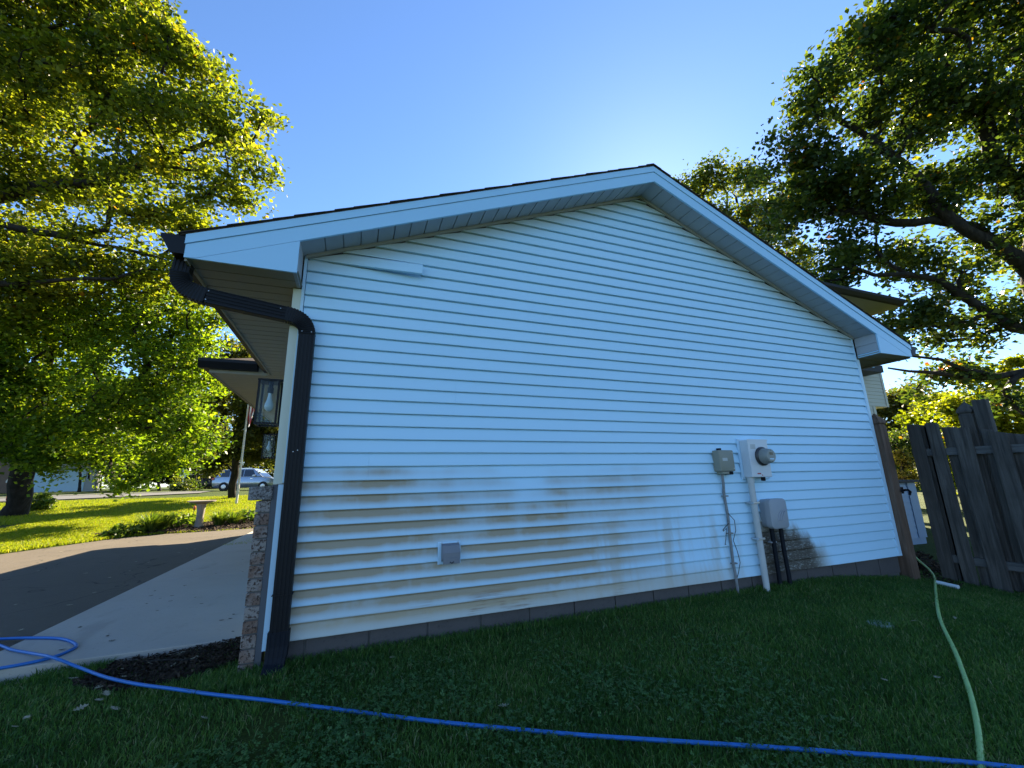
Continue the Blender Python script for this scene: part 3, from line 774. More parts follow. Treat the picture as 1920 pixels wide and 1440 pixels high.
def rbox(x0, x1, y0, y1, z0, z1, r, name, mat, parent, n=5):
    """box with rounded corners in x-z and a softened front"""
    def outline(inset):
        pts = []
        for cx, cz, a0 in ((x1-r, z1-r, 0), (x0+r, z1-r, 90), (x0+r, z0+r, 180), (x1-r, z0+r, 270)):
            for i in range(n+1):
                a = R(a0+90*i/n); pts.append((cx+(r-inset)*math.cos(a), cz+(r-inset)*math.sin(a)))
        return pts
    lv = [(y1, 0), (y0+.012, 0), (y0+.004, .003), (y0, .012)]; vs = []; m = 4*(n+1)
    for y, ins in lv: vs += [(u, y, v) for u, v in outline(ins)]
    fs = [(i*m+j, i*m+(j+1) % m, (i+1)*m+(j+1) % m, (i+1)*m+j) for i in range(len(lv)-1) for j in range(m)] + [tuple(range(m))[::-1], tuple((len(lv)-1)*m+j for j in range(m))]
    return MB().add(vs, fs).build(name, mat, parent, smooth=True)

# electric meter socket
t = thing('electric_meter', (4.42, -.02, -.15), 'electric meter socket with round glass meter and conduit on the siding', 'electric meter')
MB().box(4.275, 4.69-.02, -.034, -.0165, .945, 1.372).build('mounting_plate', M['white'], t, bevel=.003)
mbx = MB().box(4.30, 4.585, -.135, -.0345, .965, 1.352).build('box', M['meter_box'], t, bevel=.006)
o = MB().box(4.296, 4.589, -.1372, -.1352, 1.340, 1.356).build('lid_edge', M['meter_box']); child_of_part(o, mbx)
o = MB().box(4.375, 4.425, -.1368, -.1352, .995, 1.008).build('sticker', M['red_label']); child_of_part(o, mbx)
ring = MB().lathe([(.098, -.1355), (.098, -.152), (.090, -.158), (.084, -.160)], (4.475, 0, 1.178), 30, 'y').build('ring', simple('dark_ring', (.06, .06, .065), .4, .5), t, smooth=True)
gl = MB().lathe([(.080, -.157), (.080, -.190), (.076, -.205), (.070, -.238), (.062, -.246), (.001, -.247)], (4.475, 0, 1.178), 30, 'y').build('meter', M['dial'], t, smooth=True)
o = MB().box(4.452, 4.498, -.2490, -.2472, 1.188, 1.214).build('display', M['display']); child_of_part(o, gl)
o = MB().box(4.445, 4.505, -.2485, -.2472, 1.140, 1.152).build('barcode_strip', M['white']); child_of_part(o, gl)
MB().lathe([(.020, .925), (.022, .945), (.022, .964)], (4.50, -.09, 0), 12).build('knockout_plug', M['black_plastic'], t, smooth=True)
MB().tube([(4.335, -.075, .966), (4.335, -.074, .6), (4.338, -.072, .2), (4.338, -.072, -.30)], .030, 14).build('conduit', M['conduit'], t, smooth=True)
MB().lathe([(.034, .905), (.034, .964)], (4.335, -.075, 0), 14).build('conduit_collar', M['conduit'], t, smooth=True)

for zz in (.35, .70):
    MB().box(4.292, 4.380, -.108, -.0175, zz, zz+.018).build('conduit_strap', M['screw'], t, bevel=.002)
o = MB().box(4.33, 4.40, -.1366, -.1352, 1.255, 1.305).build('label_plate', M['conduit']); child_of_part(o, mbx)
o = MB().lathe([(.006, -.1352), (.005, -.139)], (4.443, 0, .985), 8, 'y').build('seal', M['red_label']); child_of_part(o, mbx)
for xx in (4.285, 4.66):
    for zz in (.96, 1.355):
        MB().lathe([(.006, -.0345), (.004, -.037)], (xx, 0, zz), 8, 'y').build('screw', M['screw'], t)
for zz in (1.12, 1.236):
    o = MB().lathe([(.004, -.2472), (.003, -.2490)], (4.475, 0, zz), 8, 'y').build('meter_rivet', M['display']); child_of_part(o, gl)

# telephone box with cable
t = thing('telephone_box', (4.02, -.02, -.15), 'small olive plastic telephone box with a grey cable running down', 'utility box')
rbox(3.915, 4.115, -.105, -.0165, 1.030, 1.245, .014, 'cover', M['olive_box'], t)
MB().box(3.945, 4.035, -.095, -.02, 1.004, 1.029).build('lower_latch', M['olive_box'], t, bevel=.004)
MB().box(4.050, 4.100, -.085, -.02, .998, 1.029).build('grommet', M['black_plastic'], t, bevel=.004)
MB().box(3.975, 4.005, -.06, -.02, 1.246, 1.268).build('top_tab', M['black_plastic'], t, bevel=.003)
MB().tube([(3.98, -.05, 1.004), (3.985, -.045, .9), (3.99, -.03, .8), (4.0, -.034, .6), (3.995, -.030, .4), (3.985, -.034, .15), (3.99, -.04, .03), (3.99, -.045, -.25)], .013, 8).build('cable', M['cable'], t, smooth=True)
MB().tube([(3.992, -.045, .62), (4.05, -.06, .55), (4.06, -.05, .45), (4.01, -.05, .36), (4.04, -.055, .25), (4.06, -.05, .15), (4.02, -.05, .06), (3.995, -.05, .02)], .0035, 5).build('thin_wire', M['dark_cable'], t)
MB().tube([(3.985, -.045, .52), (3.93, -.06, .50), (3.88, -.065, .47), (3.885, -.06, .455), (3.93, -.06, .48), (3.90, -.065, .38), (3.885, -.06, .33), (3.90, -.06, .33)], .0035, 5).build('thin_wire', M['dark_cable'], t)

for zz in (1.06, 1.215):
    MB().lathe([(.006, -.106), (.005, -.109)], (4.095, 0, zz), 8, 'y').build('screw', M['screw'], t)
MB().box(3.955, 4.02, -.1068, -.1052, 1.135, 1.165).build('sticker', M['conduit'], t)
for zz in (.78, .42, .14):
    MB().box(3.965, 4.025, -.052, -.0175, zz, zz+.012).build('cable_clip', M['cable'], t)

# grey enclosure with two black conduits
t = thing('grey_enclosure', (4.62, -.02, -.15), 'rounded grey plastic cable enclosure with two black conduits below', 'utility box')
rbox(4.470, 4.725, -.085, -.0165, .452, .735, .045, 'base', M['grey_box'], t)
cv = rbox(4.455, 4.705, -.150, -.086, .446, .742, .045, 'cover', M['grey_box'], t)
for i in range(3):
    q = .025*i
    o = MB().tube([(4.545+q*1.3, -.151, .525), (4.565+q*1.3, -.153, .575), (4.60+q*1.3, -.153, .615), (4.63+q*1.3, -.151, .63)], .006, 6).build('raised_rib', M['grey_box'], smooth=True); child_of_part(o, cv)
MB().box(4.712, 4.728, -.115, -.09, .60, .625).build('latch', M['grey_box'], t)
MB().tube([(4.545, -.06, .453), (4.548, -.058, .25), (4.552, -.055, .06), (4.553, -.055, -.28)], .021, 10).build('conduit', M['black_plastic'], t, smooth=True)
MB().tube([(4.672, -.065, .453), (4.670, -.065, .2), (4.668, -.075, -.02), (4.665, -.08, -.28)], .021, 10).build('conduit', M['black_plastic'], t, smooth=True)
MB().box(4.51, 4.59, -.062, -.0165, .30, .315).build('strap', M['grey_box'], t)

# dryer vent
t = thing('dryer_vent', (1.16, -.02, .40), 'small grey dryer vent hood low on the stained siding', 'vent')
MB().box(1.07, 1.245, -.030, -.0165, .385, .545).build('flange', M['white'], t, bevel=.003)
hd = MB().prism([(-.031, .535), (-.062, .520), (-.082, .470), (-.082, .425), (-.031, .405)], 'x', 1.095, 1.232).build('hood', M['vent'], t, bevel=.004)
o = MB().box(1.100, 1.228, -.0865, -.083, .392, .434).build('flap', M['vent'], bevel=.002); child_of_part(o, hd)
o = MB().tube([(1.15, -.089, .408), (1.165, -.090, .398), (1.18, -.089, .408)], .003, 6).build('flap_pull', M['black_plastic']); child_of_part(o, hd)
for xx in (1.10, 1.225):
    MB().lathe([(.005, -.031), (.004, -.034)], (xx, 0, .538), 8, 'y').build('screw', M['screw'], t)

# ------------------------------------------------------------------ fence, gate post, low shed
def pointed_post(name, x, y, z0, ztop, s, mat, parent):
    h = s/2; zb = ztop-.125
    b = MB(); b.box(x-h, x+h, y-h, y+h, z0, zb-.045)
    lv = [(h, zb-.045), (h*.86, zb-.035), (h*.86, zb-.022), (h*1.12, zb-.010), (h*1.12, zb+.010), (h*.80, zb+.055), (h*.36, zb+.095), (.004, ztop)]
    n0 = len(b.v); vs = [(x+sx*r_, y+sy*r_, z) for r_, z in lv for sx, sy in ((-1,-1),(1,-1),(1,1),(-1,1))]
    fs = [(i*4+j, i*4+(j+1) % 4, (i+1)*4+(j+1) % 4, (i+1)*4+j) for i in range(len(lv)-1) for j in range(4)]+[((len(lv)-1)*4+j) for j in range(0)]
    fs = [f for f in fs if f]; fs.append(tuple((len(lv)-1)*4+j for j in range(4)))
    b.add(vs, fs); return b.build(name, mat, parent, bevel=.004)
t = thing('gate_post', (6.80, -.01, -.3), 'brown wooden gate post with a pointed top against the white corner', 'gate post')
pointed_post('post', 6.775, -.015, -.5, 1.735, .135, M['post'], t)
MB().box(6.835, 6.868, -.098, -.0835, .72, .80).box(6.80, 6.88, -.106, -.0985, .745, .775).build('latch_plate', M['black'], t, bevel=.003)
MB().tube([(6.85, -.11, .76), (6.89, -.13, .765), (6.93, -.13, .74), (6.92, -.12, .70)], .014, 8).build('latch_arm', M['black'], t, smooth=True)

fence = thing('wooden_fence', (7.2, -.8, -.4), 'grey weathered wooden fence of staggered vertical boards leaning beside the gate post', 'fence')
def picket(y0, y1, z0, z1, z1b, xf, name='picket', dog=True):
    """board in the plane x = xf from y0 (far) to y1 (near)"""
    c = .022
    pl = [(y0, z0), (y1, z0), (y1, z1b-c), (y1+c, z1b), (y0-c, z1), (y0, z1-c)] if dog else [(y0, z0), (y1, z0), (y1, z1b), (y0, z1)]
    o = MB().prism(pl, 'x', xf, xf+.022).build(name, M['picket'], fence, bevel=.003)
    return o
FX = 7.20
# near face boards
for y0, y1, zt, ztb, dog in ((-.118, -.250, 1.585, 1.575, True), (-.308, -.436, 1.585, 1.570, True), (-.548, -.700, 1.49, 1.475, False), (-.846, -.990, 1.425, 1.378, False),
                        (-1.115, -1.255, 1.345, 1.315, False), (-1.385, -1.525, 1.30, 1.285, False), (-1.655, -1.795, 1.28, 1.28, False)):
    picket(y0, y1, -.36-.05*(-y0), zt, ztb, FX, dog=dog)
# boards on the far side of the rails
for y0, y1, zt, ztb in ((-.16, -.30, 1.57, 1.56), (-.262, -.36, 1.54, 1.53), (-.43, -.57, 1.515, 1.50), (-.770, -.885, 1.455, 1.425), (-.955, -1.10, 1.385, 1.350), (-1.24, -1.38, 1.32, 1.30), (-1.51, -1.65, 1.29, 1.28)):
    picket(y0, y1, -.34-.05*(-y0), zt, ztb, FX+.065, dog=False)
for z in (1.16, -.10):
    MB().prism([(-.10, z+.012), (-1.9, z-.01), (-1.9, z+.080), (-.10, z+.10)], 'x', FX+.0235, FX+.0635).build('rail', M['rail'], fence, bevel=.003)
pointed_post('post', FX+.16, -.66, -.6, 1.80, .125, M['picket'], fence)
MB().prism([(-.745, -.6), (-.865, -.6), (-.865, 1.79), (-.745, 1.80)], 'x', FX+.10, FX+.19).build('post', M['picket'], fence, bevel=.004)

t = thing('garden_bin', (10.2, 1.6, -.35), 'low white lap-sided garden bin with shade in its colour and a dark lid seen behind the gate gap', 'shed')
MB().box(9.6, 10.40, 1.52, 2.4, -.5, .78).build('body', M['bin_shaded_white'], t)
for i in range(9):
    z0 = -.20+.105*i
    v = [(9.6, 1.507, z0), (10.16, 1.507, z0), (10.16, 1.519, z0), (9.6, 1.519, z0), (9.6, 1.516, z0+.103), (10.16, 1.516, z0+.103), (10.16, 1.519, z0+.103), (9.6, 1.519, z0+.103)]
    MB().add(v, [(3,2,1,0),(4,5,6,7),(0,1,5,4),(1,2,6,5),(2,3,7,6),(3,0,4,7)]).build('siding_board', M['bin_shaded_white'], t)
MB().box(10.17, 10.415, 1.500, 1.5195, -.2, .78).build('corner_board', M['bin_shaded_white'], t)
MB().box(9.5, 10.46, 1.44, 2.48, .782, .83).build('lid', M['black_plastic'], t, bevel=.005)

# ------------------------------------------------------------------ vegetation
def leaf_cloud(P, size, r, seed, spread_up=.6, droop=.25):
    """kite-shaped folded leaves (two quads each) at points P; returns verts and random per face"""
    g = np.random.default_rng(seed); n = len(P)
    d = g.normal(size=(n, 3)); d[:, 2] = d[:, 2]*.55-droop; d /= np.linalg.norm(d, axis=1)[:, None]
    nrm = g.normal(size=(n, 3)); nrm[:, 2] = np.abs(nrm[:, 2])+spread_up*g.uniform(0, 1.3, n)
    s = np.cross(d, nrm); s /= np.linalg.norm(s, axis=1)[:, None]+1e-9
    nn = np.cross(s, d)
    L = (size*g.uniform(.65, 1.25, n))[:, None]; w_ = L*g.uniform(.28, .42, n)[:, None]; cup = L*g.uniform(-.05, .14, n)[:, None]
    base = P-d*L*.5; tip = P+d*L*.5-nn*L*.08; mid = P+d*L*.06
    a = mid+s*w_+nn*cup; b = mid-s*w_+nn*cup
    V = np.stack([base, a, tip, b], 1).reshape(-1, 3)
    return V, np.clip(r, 0, 1)

def grow(limbs, targets, seed, step=.45, bf=.25, limb_r=.03):
    """connect every target to the nearest place on the growing skeleton"""
    g = np.random.default_rng(seed)
    pos = []; par = []; plen = []; lr = []
    for li, (attach, pts) in enumerate(limbs):
        pts = [np.array(p, float) for p in pts]
        prev = -1
        if attach is not None:
            A = np.array(pos); prev = int(np.argmin(((A-pts[0])**2).sum(1)))
        else:
            pos.append(pts[0]); par.append(-1); plen.append(0.0); prev = 0; lr.append(limb_r)
        seg = 0; nseg = len(pts)-1
        for a, b in zip(([pos[prev]]+pts[1:-1]) if attach is not None or True else pts[:-1], pts[1:]):
            L = np.linalg.norm(b-a); m = max(1, int(L/step))
            off = g.normal(size=3)*L*.05
            for i in range(1, m+1):
                t = i/m; q = a+(b-a)*t+off*math.sin(math.pi*t); pos.append(q); par.append(prev); plen.append(plen[prev]+L/m); prev = len(pos)-1; lr.append(limb_r*(1-.75*(seg+t)/nseg))
            seg += 1
    T = np.array(targets); n = len(T); left = np.ones(n, bool)
    P = np.array(pos); PL = np.array(plen)
    D = np.linalg.norm(T[:, None]-P[None], axis=2)+bf*PL[None]
    best = D.min(1); arg = D.argmin(1); ends = []
    for _ in range(n):
        i = int(np.argmin(np.where(left, best, 1e9))); left[i] = False
        a = pos[arg[i]]; b = T[i]; L = np.linalg.norm(b-a); m = max(1, int(round(L/step))); prev = int(arg[i]); off = g.normal(size=3)*L*.10; off[2] += L*.06
        for j in range(1, m+1):
            t = j/m; q = a+(b-a)*t+off*math.sin(math.pi*t); pos.append(q); par.append(prev); plen.append(plen[prev]+L/m); prev = len(pos)-1
            d = np.linalg.norm(T-q, axis=1)+bf*plen[-1]; k_ = d < best; best = np.where(k_, d, best); arg = np.where(k_, prev, arg)
        ends.append(prev)
    return np.array(pos), np.array(par), ends, np.array(lr)

def wood_mesh(pos, par, ends, r_tip, r_max, name, parent, nlimb):
    n = len(pos); cnt = np.zeros(n)
    for e in ends: cnt[e] += 1
    for i in range(n-1, 0, -1):
        if par[i] >= 0: cnt[par[i]] += cnt[i]
    rad = np.clip(r_tip*np.maximum(cnt, 1)**.5, r_tip, r_max)
    rad[:len(nlimb)] = np.maximum(rad[:len(nlimb)], nlimb); rad[0] = max(rad[0], rad.max())*1.25
    V = []; F = []
    main = {}
    for i in range(1, n):
        p = par[i]
        if p not in main or cnt[i] > cnt[main[p]]: main[p] = i
    ring = {}
    fa = {}
    def mk(c, t, r_, k, key=None, src=None):
        a = fa.get(src)
        if a is None:
            u = np.array([0, 0, 1.0]) if abs(t[2]) < .9 else np.array([1.0, 0, 0]); a = np.cross(t, u)
        a = a-t*a.dot(t); a /= np.linalg.norm(a)+1e-9; b = np.cross(t, a); s = len(V)
        if key is not None: fa[key] = a
        for j in range(k):
            q = 2*math.pi*j/k; V.append(tuple(c+(a*math.cos(q)+b*math.sin(q))*r_))
        return s
    K = 8
    for i in range(1, n):
        p = int(par[i]); t = pos[i]-pos[p]; L = np.linalg.norm(t)
        if L < 1e-6: ring[i] = ring.get(p, (0,)); continue
        t = t/L
        if main.get(p) == i and p in ring: s0 = ring[p]
        else: s0 = mk(pos[p], t, rad[i] if p in ring else rad[p], K, None if p in ring else p, p)
        s1 = mk(pos[i], t, rad[i], K, i, p); ring[i] = s1
        if p not in ring: ring[p] = s0
        F += [(s0+j, s0+(j+1) % K, s1+(j+1) % K, s1+j) for j in range(K)]
    me = bpy.data.meshes.new(name); me.from_pydata(V, [], F); me.materials.append(M['bark'])
    me.polygons.foreach_set('use_smooth', [True]*len(F)); me.update()
    o = bpy.data.objects.new(name, me); COL.objects.link(o); put_under(o, parent)
    return o

def tree(name, label, base, limbs, lobes, n_twig, n_leaf, leaf, mat, seed, trunk_r=.35, group=None, clump=.42, r_tip=.012, hue=0.0, cat='tree', lf=.42):
    g = np.random.default_rng(seed)
    t = thing(name, base, label, cat, group)
    vol = np.array([l[1]**2.2 for l in lobes]); vol /= vol.sum(); tg = []
    for (c, r_), v in zip(lobes, vol):
        m = max(3, int(n_twig*v)); d = g.normal(size=(m, 3)); d /= np.linalg.norm(d, axis=1)[:, None]
        rr = r_*g.uniform(.15, 1, m)**.45*g.uniform(.8, 1.12, m)
        tg.append(np.array(c)+d*rr[:, None]*np.array([1, 1, .85]))
    tg = np.concatenate(tg)
    pos, par, ends, lr = grow(limbs, tg, seed+1, limb_r=trunk_r*lf)
    wood_mesh(pos, par, ends, r_tip, trunk_r, 'trunk', t, lr)
    E_ = pos[ends]; dirs = E_-pos[par[ends]]; dirs /= np.linalg.norm(dirs, axis=1)[:, None]+1e-9
    wgt = g.gamma(2.2, 1, len(E_)); wgt /= wgt.sum(); cn = g.multinomial(n_leaf, wgt)
    idx = np.repeat(np.arange(len(E_)), cn); k = len(idx)
    sz = clump*g.uniform(.6, 1.35, len(E_))
    off = np.clip(g.normal(size=(k, 3)), -1.7, 1.7)*np.array([1, 1, .62])*sz[idx][:, None]*.62
    Pp = E_[idx]+off+dirs[idx]*(g.uniform(-.7, .5, k)*sz[idx])[:, None]
    tone = g.normal(.45+hue, .16, len(E_)); r = np.clip(tone[idx]+g.normal(0, .16, k), 0, .955)
    rare = g.random(k) < .006; r = np.where(rare, g.uniform(.96, 1, k), r)
    cl = np.where(g.random(len(E_)) < .008, 1.0, 0.0); r = np.where((cl[idx] > 0) & (g.random(k) < .6), g.uniform(.95, 1, k), r)
    V, rn = leaf_cloud(Pp, leaf, r, seed+2)
    soup('crown', V, 4, mat, rn, t, 'stuff')
    return t

def A(*q): return [tuple(at(*p)) for p in q]
def LB(*q): return [(tuple(at(px, py, d)), r_) for px, py, d, r_ in q]
def ground_at(px, py, d):
    p = at(px, py, d); return (p.x, p.y, float(gz(p.x, p.y)))

# big oak whose trunk stands left of the view
b = ground_at(-330, 1000, 12.5)
tree('oak_tree', 'tall oak whose sunlit crown fills the upper left, trunk hidden beyond the edge', b,
     [(None, [b]+A((-320, 800, 12.5), (-305, 600, 12.5), (-270, 420, 12.5), (-250, 200, 12.8), (-200, 0, 13))),
      (0, A((-270, 420, 12.5), (-120, 395, 12.5), (0, 370, 12.8), (70, 350, 13), (160, 345, 13), (290, 300, 13.2), (420, 255, 13.4))),
      (0, A((-255, 300, 12.7), (-100, 200, 13), (80, 120, 13.3), (220, 80, 13.5))),
      (0, A((-290, 480, 12.5), (-100, 425, 12.3), (0, 420, 12.3), (110, 440, 12.5), (215, 463, 12.8), (340, 500, 13))),
      (0, A((-300, 540, 12.5), (-80, 540, 12), (50, 532, 12), (160, 522, 12.2), (250, 512, 12.4))),
      (0, A((-250, 200, 12.8), (-80, 40, 13), (120, -40, 13.4)))],
     LB((-220, 80, 13, 3.2), (-40, 60, 13.3, 2.7), (120, 40, 13.2, 2.5), (235, 30, 13.6, 1.7), (280, 150, 13.2, 1.9), (120, 190, 13, 2.2), (-80, 260, 13, 2.3), (330, 255, 13.2, 1.6),
        (440, 215, 13.5, 1.15), (475, 300, 13.3, .95), (415, 350, 13.2, 1.15), (270, 350, 13, 1.6), (120, 330, 13.4, 1.4), (340, 420, 13.1, .9), (220, 450, 13, 1.2), (60, 480, 12.6, 1.3), (320, 520, 13.2, .9), (-120, 460, 12.5, 1.6), (30, 130, 13.6, 2.0), (20, 400, 13.4, 1.5), (-40, 520, 13, 1.4), (380, 460, 13.4, .7), (150, 520, 12.8, 1.2), (250, 530, 13.2, .9), (30, 560, 13, 1.2), (-150, 600, 13, 1.6), (345, 120, 13.6, 1.2)),
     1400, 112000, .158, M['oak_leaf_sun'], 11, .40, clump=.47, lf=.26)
# maple on the front lawn
b = tuple(on_ground(24, 967))
tree('maple_tree', 'maple with a dark leaning trunk and low spreading crown on the front lawn', b,
     [(None, [b]+A((38, 905, 15.6), (55, 850, 15.5), (70, 800, 15.4), (85, 720, 15.3), (100, 640, 15.2), (120, 560, 15.2))),
      (0, A((58, 858, 15.3), (110, 815, 15.0), (170, 775, 14.8), (250, 730, 14.6), (330, 690, 14.5))),
      (0, A((78, 760, 15.2), (170, 690, 15), (250, 620, 15), (310, 580, 15))),
      (0, A((66, 830, 15.3), (20, 740, 15), (-30, 660, 15)))],
     LB((70, 640, 14.8, 2.1), (180, 590, 14.6, 1.9), (290, 590, 14.8, 1.7), (345, 665, 14.6, 1.35), (260, 710, 14.4, 1.7), (130, 745, 14.6, 1.8), (330, 775, 14.5, 1.3), (10, 730, 14.2, 1.7), (-70, 620, 14.5, 2.2),
        (215, 810, 14.4, 1.2), (120, 850, 14.4, .8), (300, 850, 14.5, .65), (245, 898, 14, .62), (-60, 830, 14, 1.0), (375, 830, 14.8, .7), (395, 580, 15, .75), (400, 720, 15, .6), (95, 850, 14.6, .75), (170, 862, 14.6, .6), (40, 835, 14.4, .6), (330, 868, 14.8, .5), (190, 880, 14.4, .4), (110, 885, 14.8, .35)),
     1000, 72000, .145, M['maple_leaf'], 23, .34, clump=.46, lf=.3)
# big oak at the right, dark against the light
b = ground_at(1975, 1000, 12.2)
tree('oak_tree', 'dark backlit oak with thick crooked limbs over the fence on the right', b,
     [(None, [b]+A((1975, 800, 12.2), (1965, 660, 12.2), (1955, 560, 12.2), (1950, 440, 12.3), (1950, 250, 12.4), (1950, 50, 12.5))),
      (0, A((1930, 620, 12.2), (1899, 613, 12.2), (1850, 585, 12.3), (1804, 553, 12.4), (1759, 524, 12.5), (1700, 514, 12.6), (1640, 516, 12.7), (1560, 505, 12.8))),
      (0, A((1922, 520, 12.2), (1897, 478, 12.2), (1813, 433, 12.3), (1747, 365, 12.4), (1680, 300, 12.5), (1613, 247, 12.6), (1557, 207, 12.7))),
      (0, A((1900, 480, 12.2), (1830, 425, 12.4), (1747, 412, 12.6), (1647, 413, 12.8), (1560, 400, 13))),
      (0, A((1940, 690, 12.2), (1870, 706, 12.3), (1800, 690, 12.5), (1764, 674, 12.6), (1703, 667, 12.8))),
      (0, A((1885, 706, 12.3), (1800, 705, 12.5), (1740, 698, 12.7), (1665, 690, 13))),
      (0, A((1920, 400, 12.3), (1860, 300, 12.4), (1800, 190, 12.5), (1770, 100, 12.6))),
      (0, A((1945, 690, 12.2), (1885, 735, 12.0), (1905, 765, 11.8), (1950, 800, 11.6))),
      (0, A((1925, 300, 12.4), (2050, 180, 12.4), (2150, 100, 12.5)))],
     LB((1525, 185, 12.6, .95), (1500, 270, 12.8, .9), (1620, 100, 12.6, 1.25), (1740, 40, 12.5, 1.6), (1880, 50, 12.3, 1.7), (2040, 150, 12.2, 2.4), (1680, 210, 12.6, 1.5), (1800, 190, 12.5, 1.4), (1560, 340, 12.9, 1.2),
        (1480, 400, 13.2, .95), (1640, 370, 12.8, 1.1), (1900, 300, 12.2, 1.3), (1770, 350, 12.7, .95), (1590, 470, 13.2, .85), (1700, 480, 13, .8), (1760, 600, 13, .8), (1880, 420, 12.3, .9), (1830, 640, 12.8, .6), (1690, 590, 13.2, .65), (1720, 730, 13, .4), (2050, 450, 12.2, 1.8), (1800, 520, 12.6, .9), (1880, 580, 12.4, .8), (1650, 640, 13.2, .5), (1790, 700, 12.8, .55), (1890, 760, 12, .5), (1540, 540, 13.4, .7), (1420, 330, 13.4, .5)),
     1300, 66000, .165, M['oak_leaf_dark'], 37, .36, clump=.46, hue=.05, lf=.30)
# tree rising behind the roof
b = ground_at(1440, 1000, 23)
tree('oak_tree', 'paler tree top rising behind the right slope of the garage roof', b,
     [(None, [b]+A((1440, 700, 23), (1430, 520, 23), (1400, 420, 23), (1380, 370, 23)))],
     LB((1285, 350, 22, .85), (1335, 335, 22, 1.0), (1390, 335, 22.5, .9), (1330, 410, 22.5, 1.2), (1420, 420, 22.5, 1.7), (1470, 500, 22.5, 1.6), (1380, 480, 22.5, 1.5)),
     420, 22000, .18, M['oak_leaf_dark'], 41, .3, clump=.5, hue=.25)
# sunlit trees and shrubs behind the fence
BG = 'trees beyond the fence'
def bush(name, label, px, d, lobes, nt_, nl, leaf, mat, seed, group, tr=.12, hue=0.0, clump=.5, cat='tree', pyb=950):
    b = ground_at(px, pyb, d); top = lobes[0]
    return tree(name, label, b, [(None, [b, tuple(at(px, (top[1]+pyb)/2, d)), tuple(at(top[0], top[1], top[2]))])], LB(*lobes), nt_, nl, leaf, mat, seed, tr, group, clump, hue=hue, cat=cat)
bush('leafy_tree', 'bright yellow-green tree above the fence at the right edge', 1880, 17, [(1870, 770, 17, 1.5), (1810, 770, 18, 1.2), (1930, 740, 16.5, 1.5), (1900, 850, 17, 1.6), (1760, 820, 18, 1.2), (1820, 880, 18, 1.4), (1840, 700, 17.5, .8)], 150, 21000, .18, M['hedge_leaf'], 51, BG, hue=.12)
bush('leafy_tree', 'yellow-green round tree just left of the pointed fence post', 1745, 23, [(1745, 775, 23, 1.2), (1790, 760, 24, 1.0), (1770, 830, 23, 1.4)], 80, 9000, .2, M['hedge_leaf'], 53, BG, hue=.05)
bush('leafy_tree', 'grey-green tree between the pointed gate post and the fence', 1690, 28, [(1690, 770, 28, 1.5), (1665, 760, 29, 1.0), (1710, 740, 28, 1.0), (1680, 820, 28, 1.4)], 80, 9000, .22, M['far_leaf'], 55, BG, hue=.1)
bush('dark_shrub', 'dark green shrub filling the gap beside the gate post', 1690, 15.5, [(1685, 835, 15.5, .75), (1700, 870, 15.5, .8), (1670, 880, 15.5, .8), (1715, 830, 15.5, .6)], 60, 9000, .10, M['oak_leaf_dark'], 57, None, clump=.35, cat='shrub', pyb=920)
bush('pale_shrub', 'pale feathery shrub low in the gap beside the gate post', 1690, 11.5, [(1692, 868, 11.5, .28), (1684, 848, 11.5, .12), (1700, 892, 11.5, .3)], 30, 2600, .07, M['far_leaf'], 59, None, tr=.03, hue=.35, clump=.14, cat='shrub', pyb=930)
# trees behind the lawn on the left
BL = 'trees along the far side of the street'
b = tuple(on_ground(436, 934))
tree('shade_tree', 'olive-brown tree with a dark trunk standing in front of the parked car', b,
     [(None, [b]+A((441, 890, 23.6), (450, 820, 23.6), (460, 740, 23.6), (470, 680, 23.6)))],
     LB((455, 690, 23.4, 1.9), (490, 750, 23.4, 1.9), (425, 760, 24, 1.4), (480, 820, 23.4, 1.7), (420, 840, 24, 1.1), (520, 800, 23.4, 1.8), (400, 872, 24, .75), (505, 850, 23.8, 1.0), (520, 700, 23.8, 1.8)),
     320, 46000, .17, M['far_leaf'], 61, .2, hue=.0)
FT = [('broad dark tree left of the diamond sign', 300, 40, [(300, 830, 40, 3.0), (270, 770, 41, 3), (330, 770, 41, 3)], .0, 71),
      ('dense dark tree right behind the diamond sign', 365, 44, [(365, 800, 44, 3.5), (340, 850, 44, 2.2), (390, 840, 44, 2.4), (370, 720, 45, 3.5)], -.1, 73),
      ('shady tree in front of the pale garage', 150, 46, [(150, 830, 46, 3.0), (190, 800, 47, 3.5), (110, 800, 46, 3)], -.05, 75),
      ('dark tree between the pale garage and the low maple branch', 225, 52, [(225, 820, 52, 4), (250, 760, 53, 4), (200, 740, 53, 4)], -.1, 77),
      ('tree at the left edge behind the maple trunk', 20, 42, [(20, 800, 42, 3.2), (-20, 760, 42, 3.5), (60, 770, 43, 3)], .05, 79),
      ('tree behind the roof line above the parked car', 470, 60, [(470, 800, 60, 5), (430, 760, 60, 4.5), (510, 740, 60, 5), (480, 680, 61, 4)], .1, 81)]
for lab, px, d, lob, hue, sd_ in FT:
    bush('background_tree', lab, px, d, lob, 90, 11000, .34, M['far_leaf'], sd_, BL, tr=.35, hue=hue, clump=1.0, pyb=915)
bush('garden_shrub', 'small leafy shrub beside the maple trunk', 75, 17.5, [(72, 940, 17.5, .38), (85, 945, 17.5, .32), (62, 945, 17.8, .3)], 30, 2600, .09, M['plant_leaf'], 91, None, tr=.03, hue=.1, clump=.18, cat='shrub', pyb=962)
bush('round_shrub', 'low dark shrub under the diamond sign', 345, 33, [(345, 908, 33, .75), (335, 915, 33, .6), (360, 915, 33, .6)], 24, 2400, .14, M['oak_leaf_dark'], 93, None, tr=.05, clump=.35, cat='shrub', pyb=925)

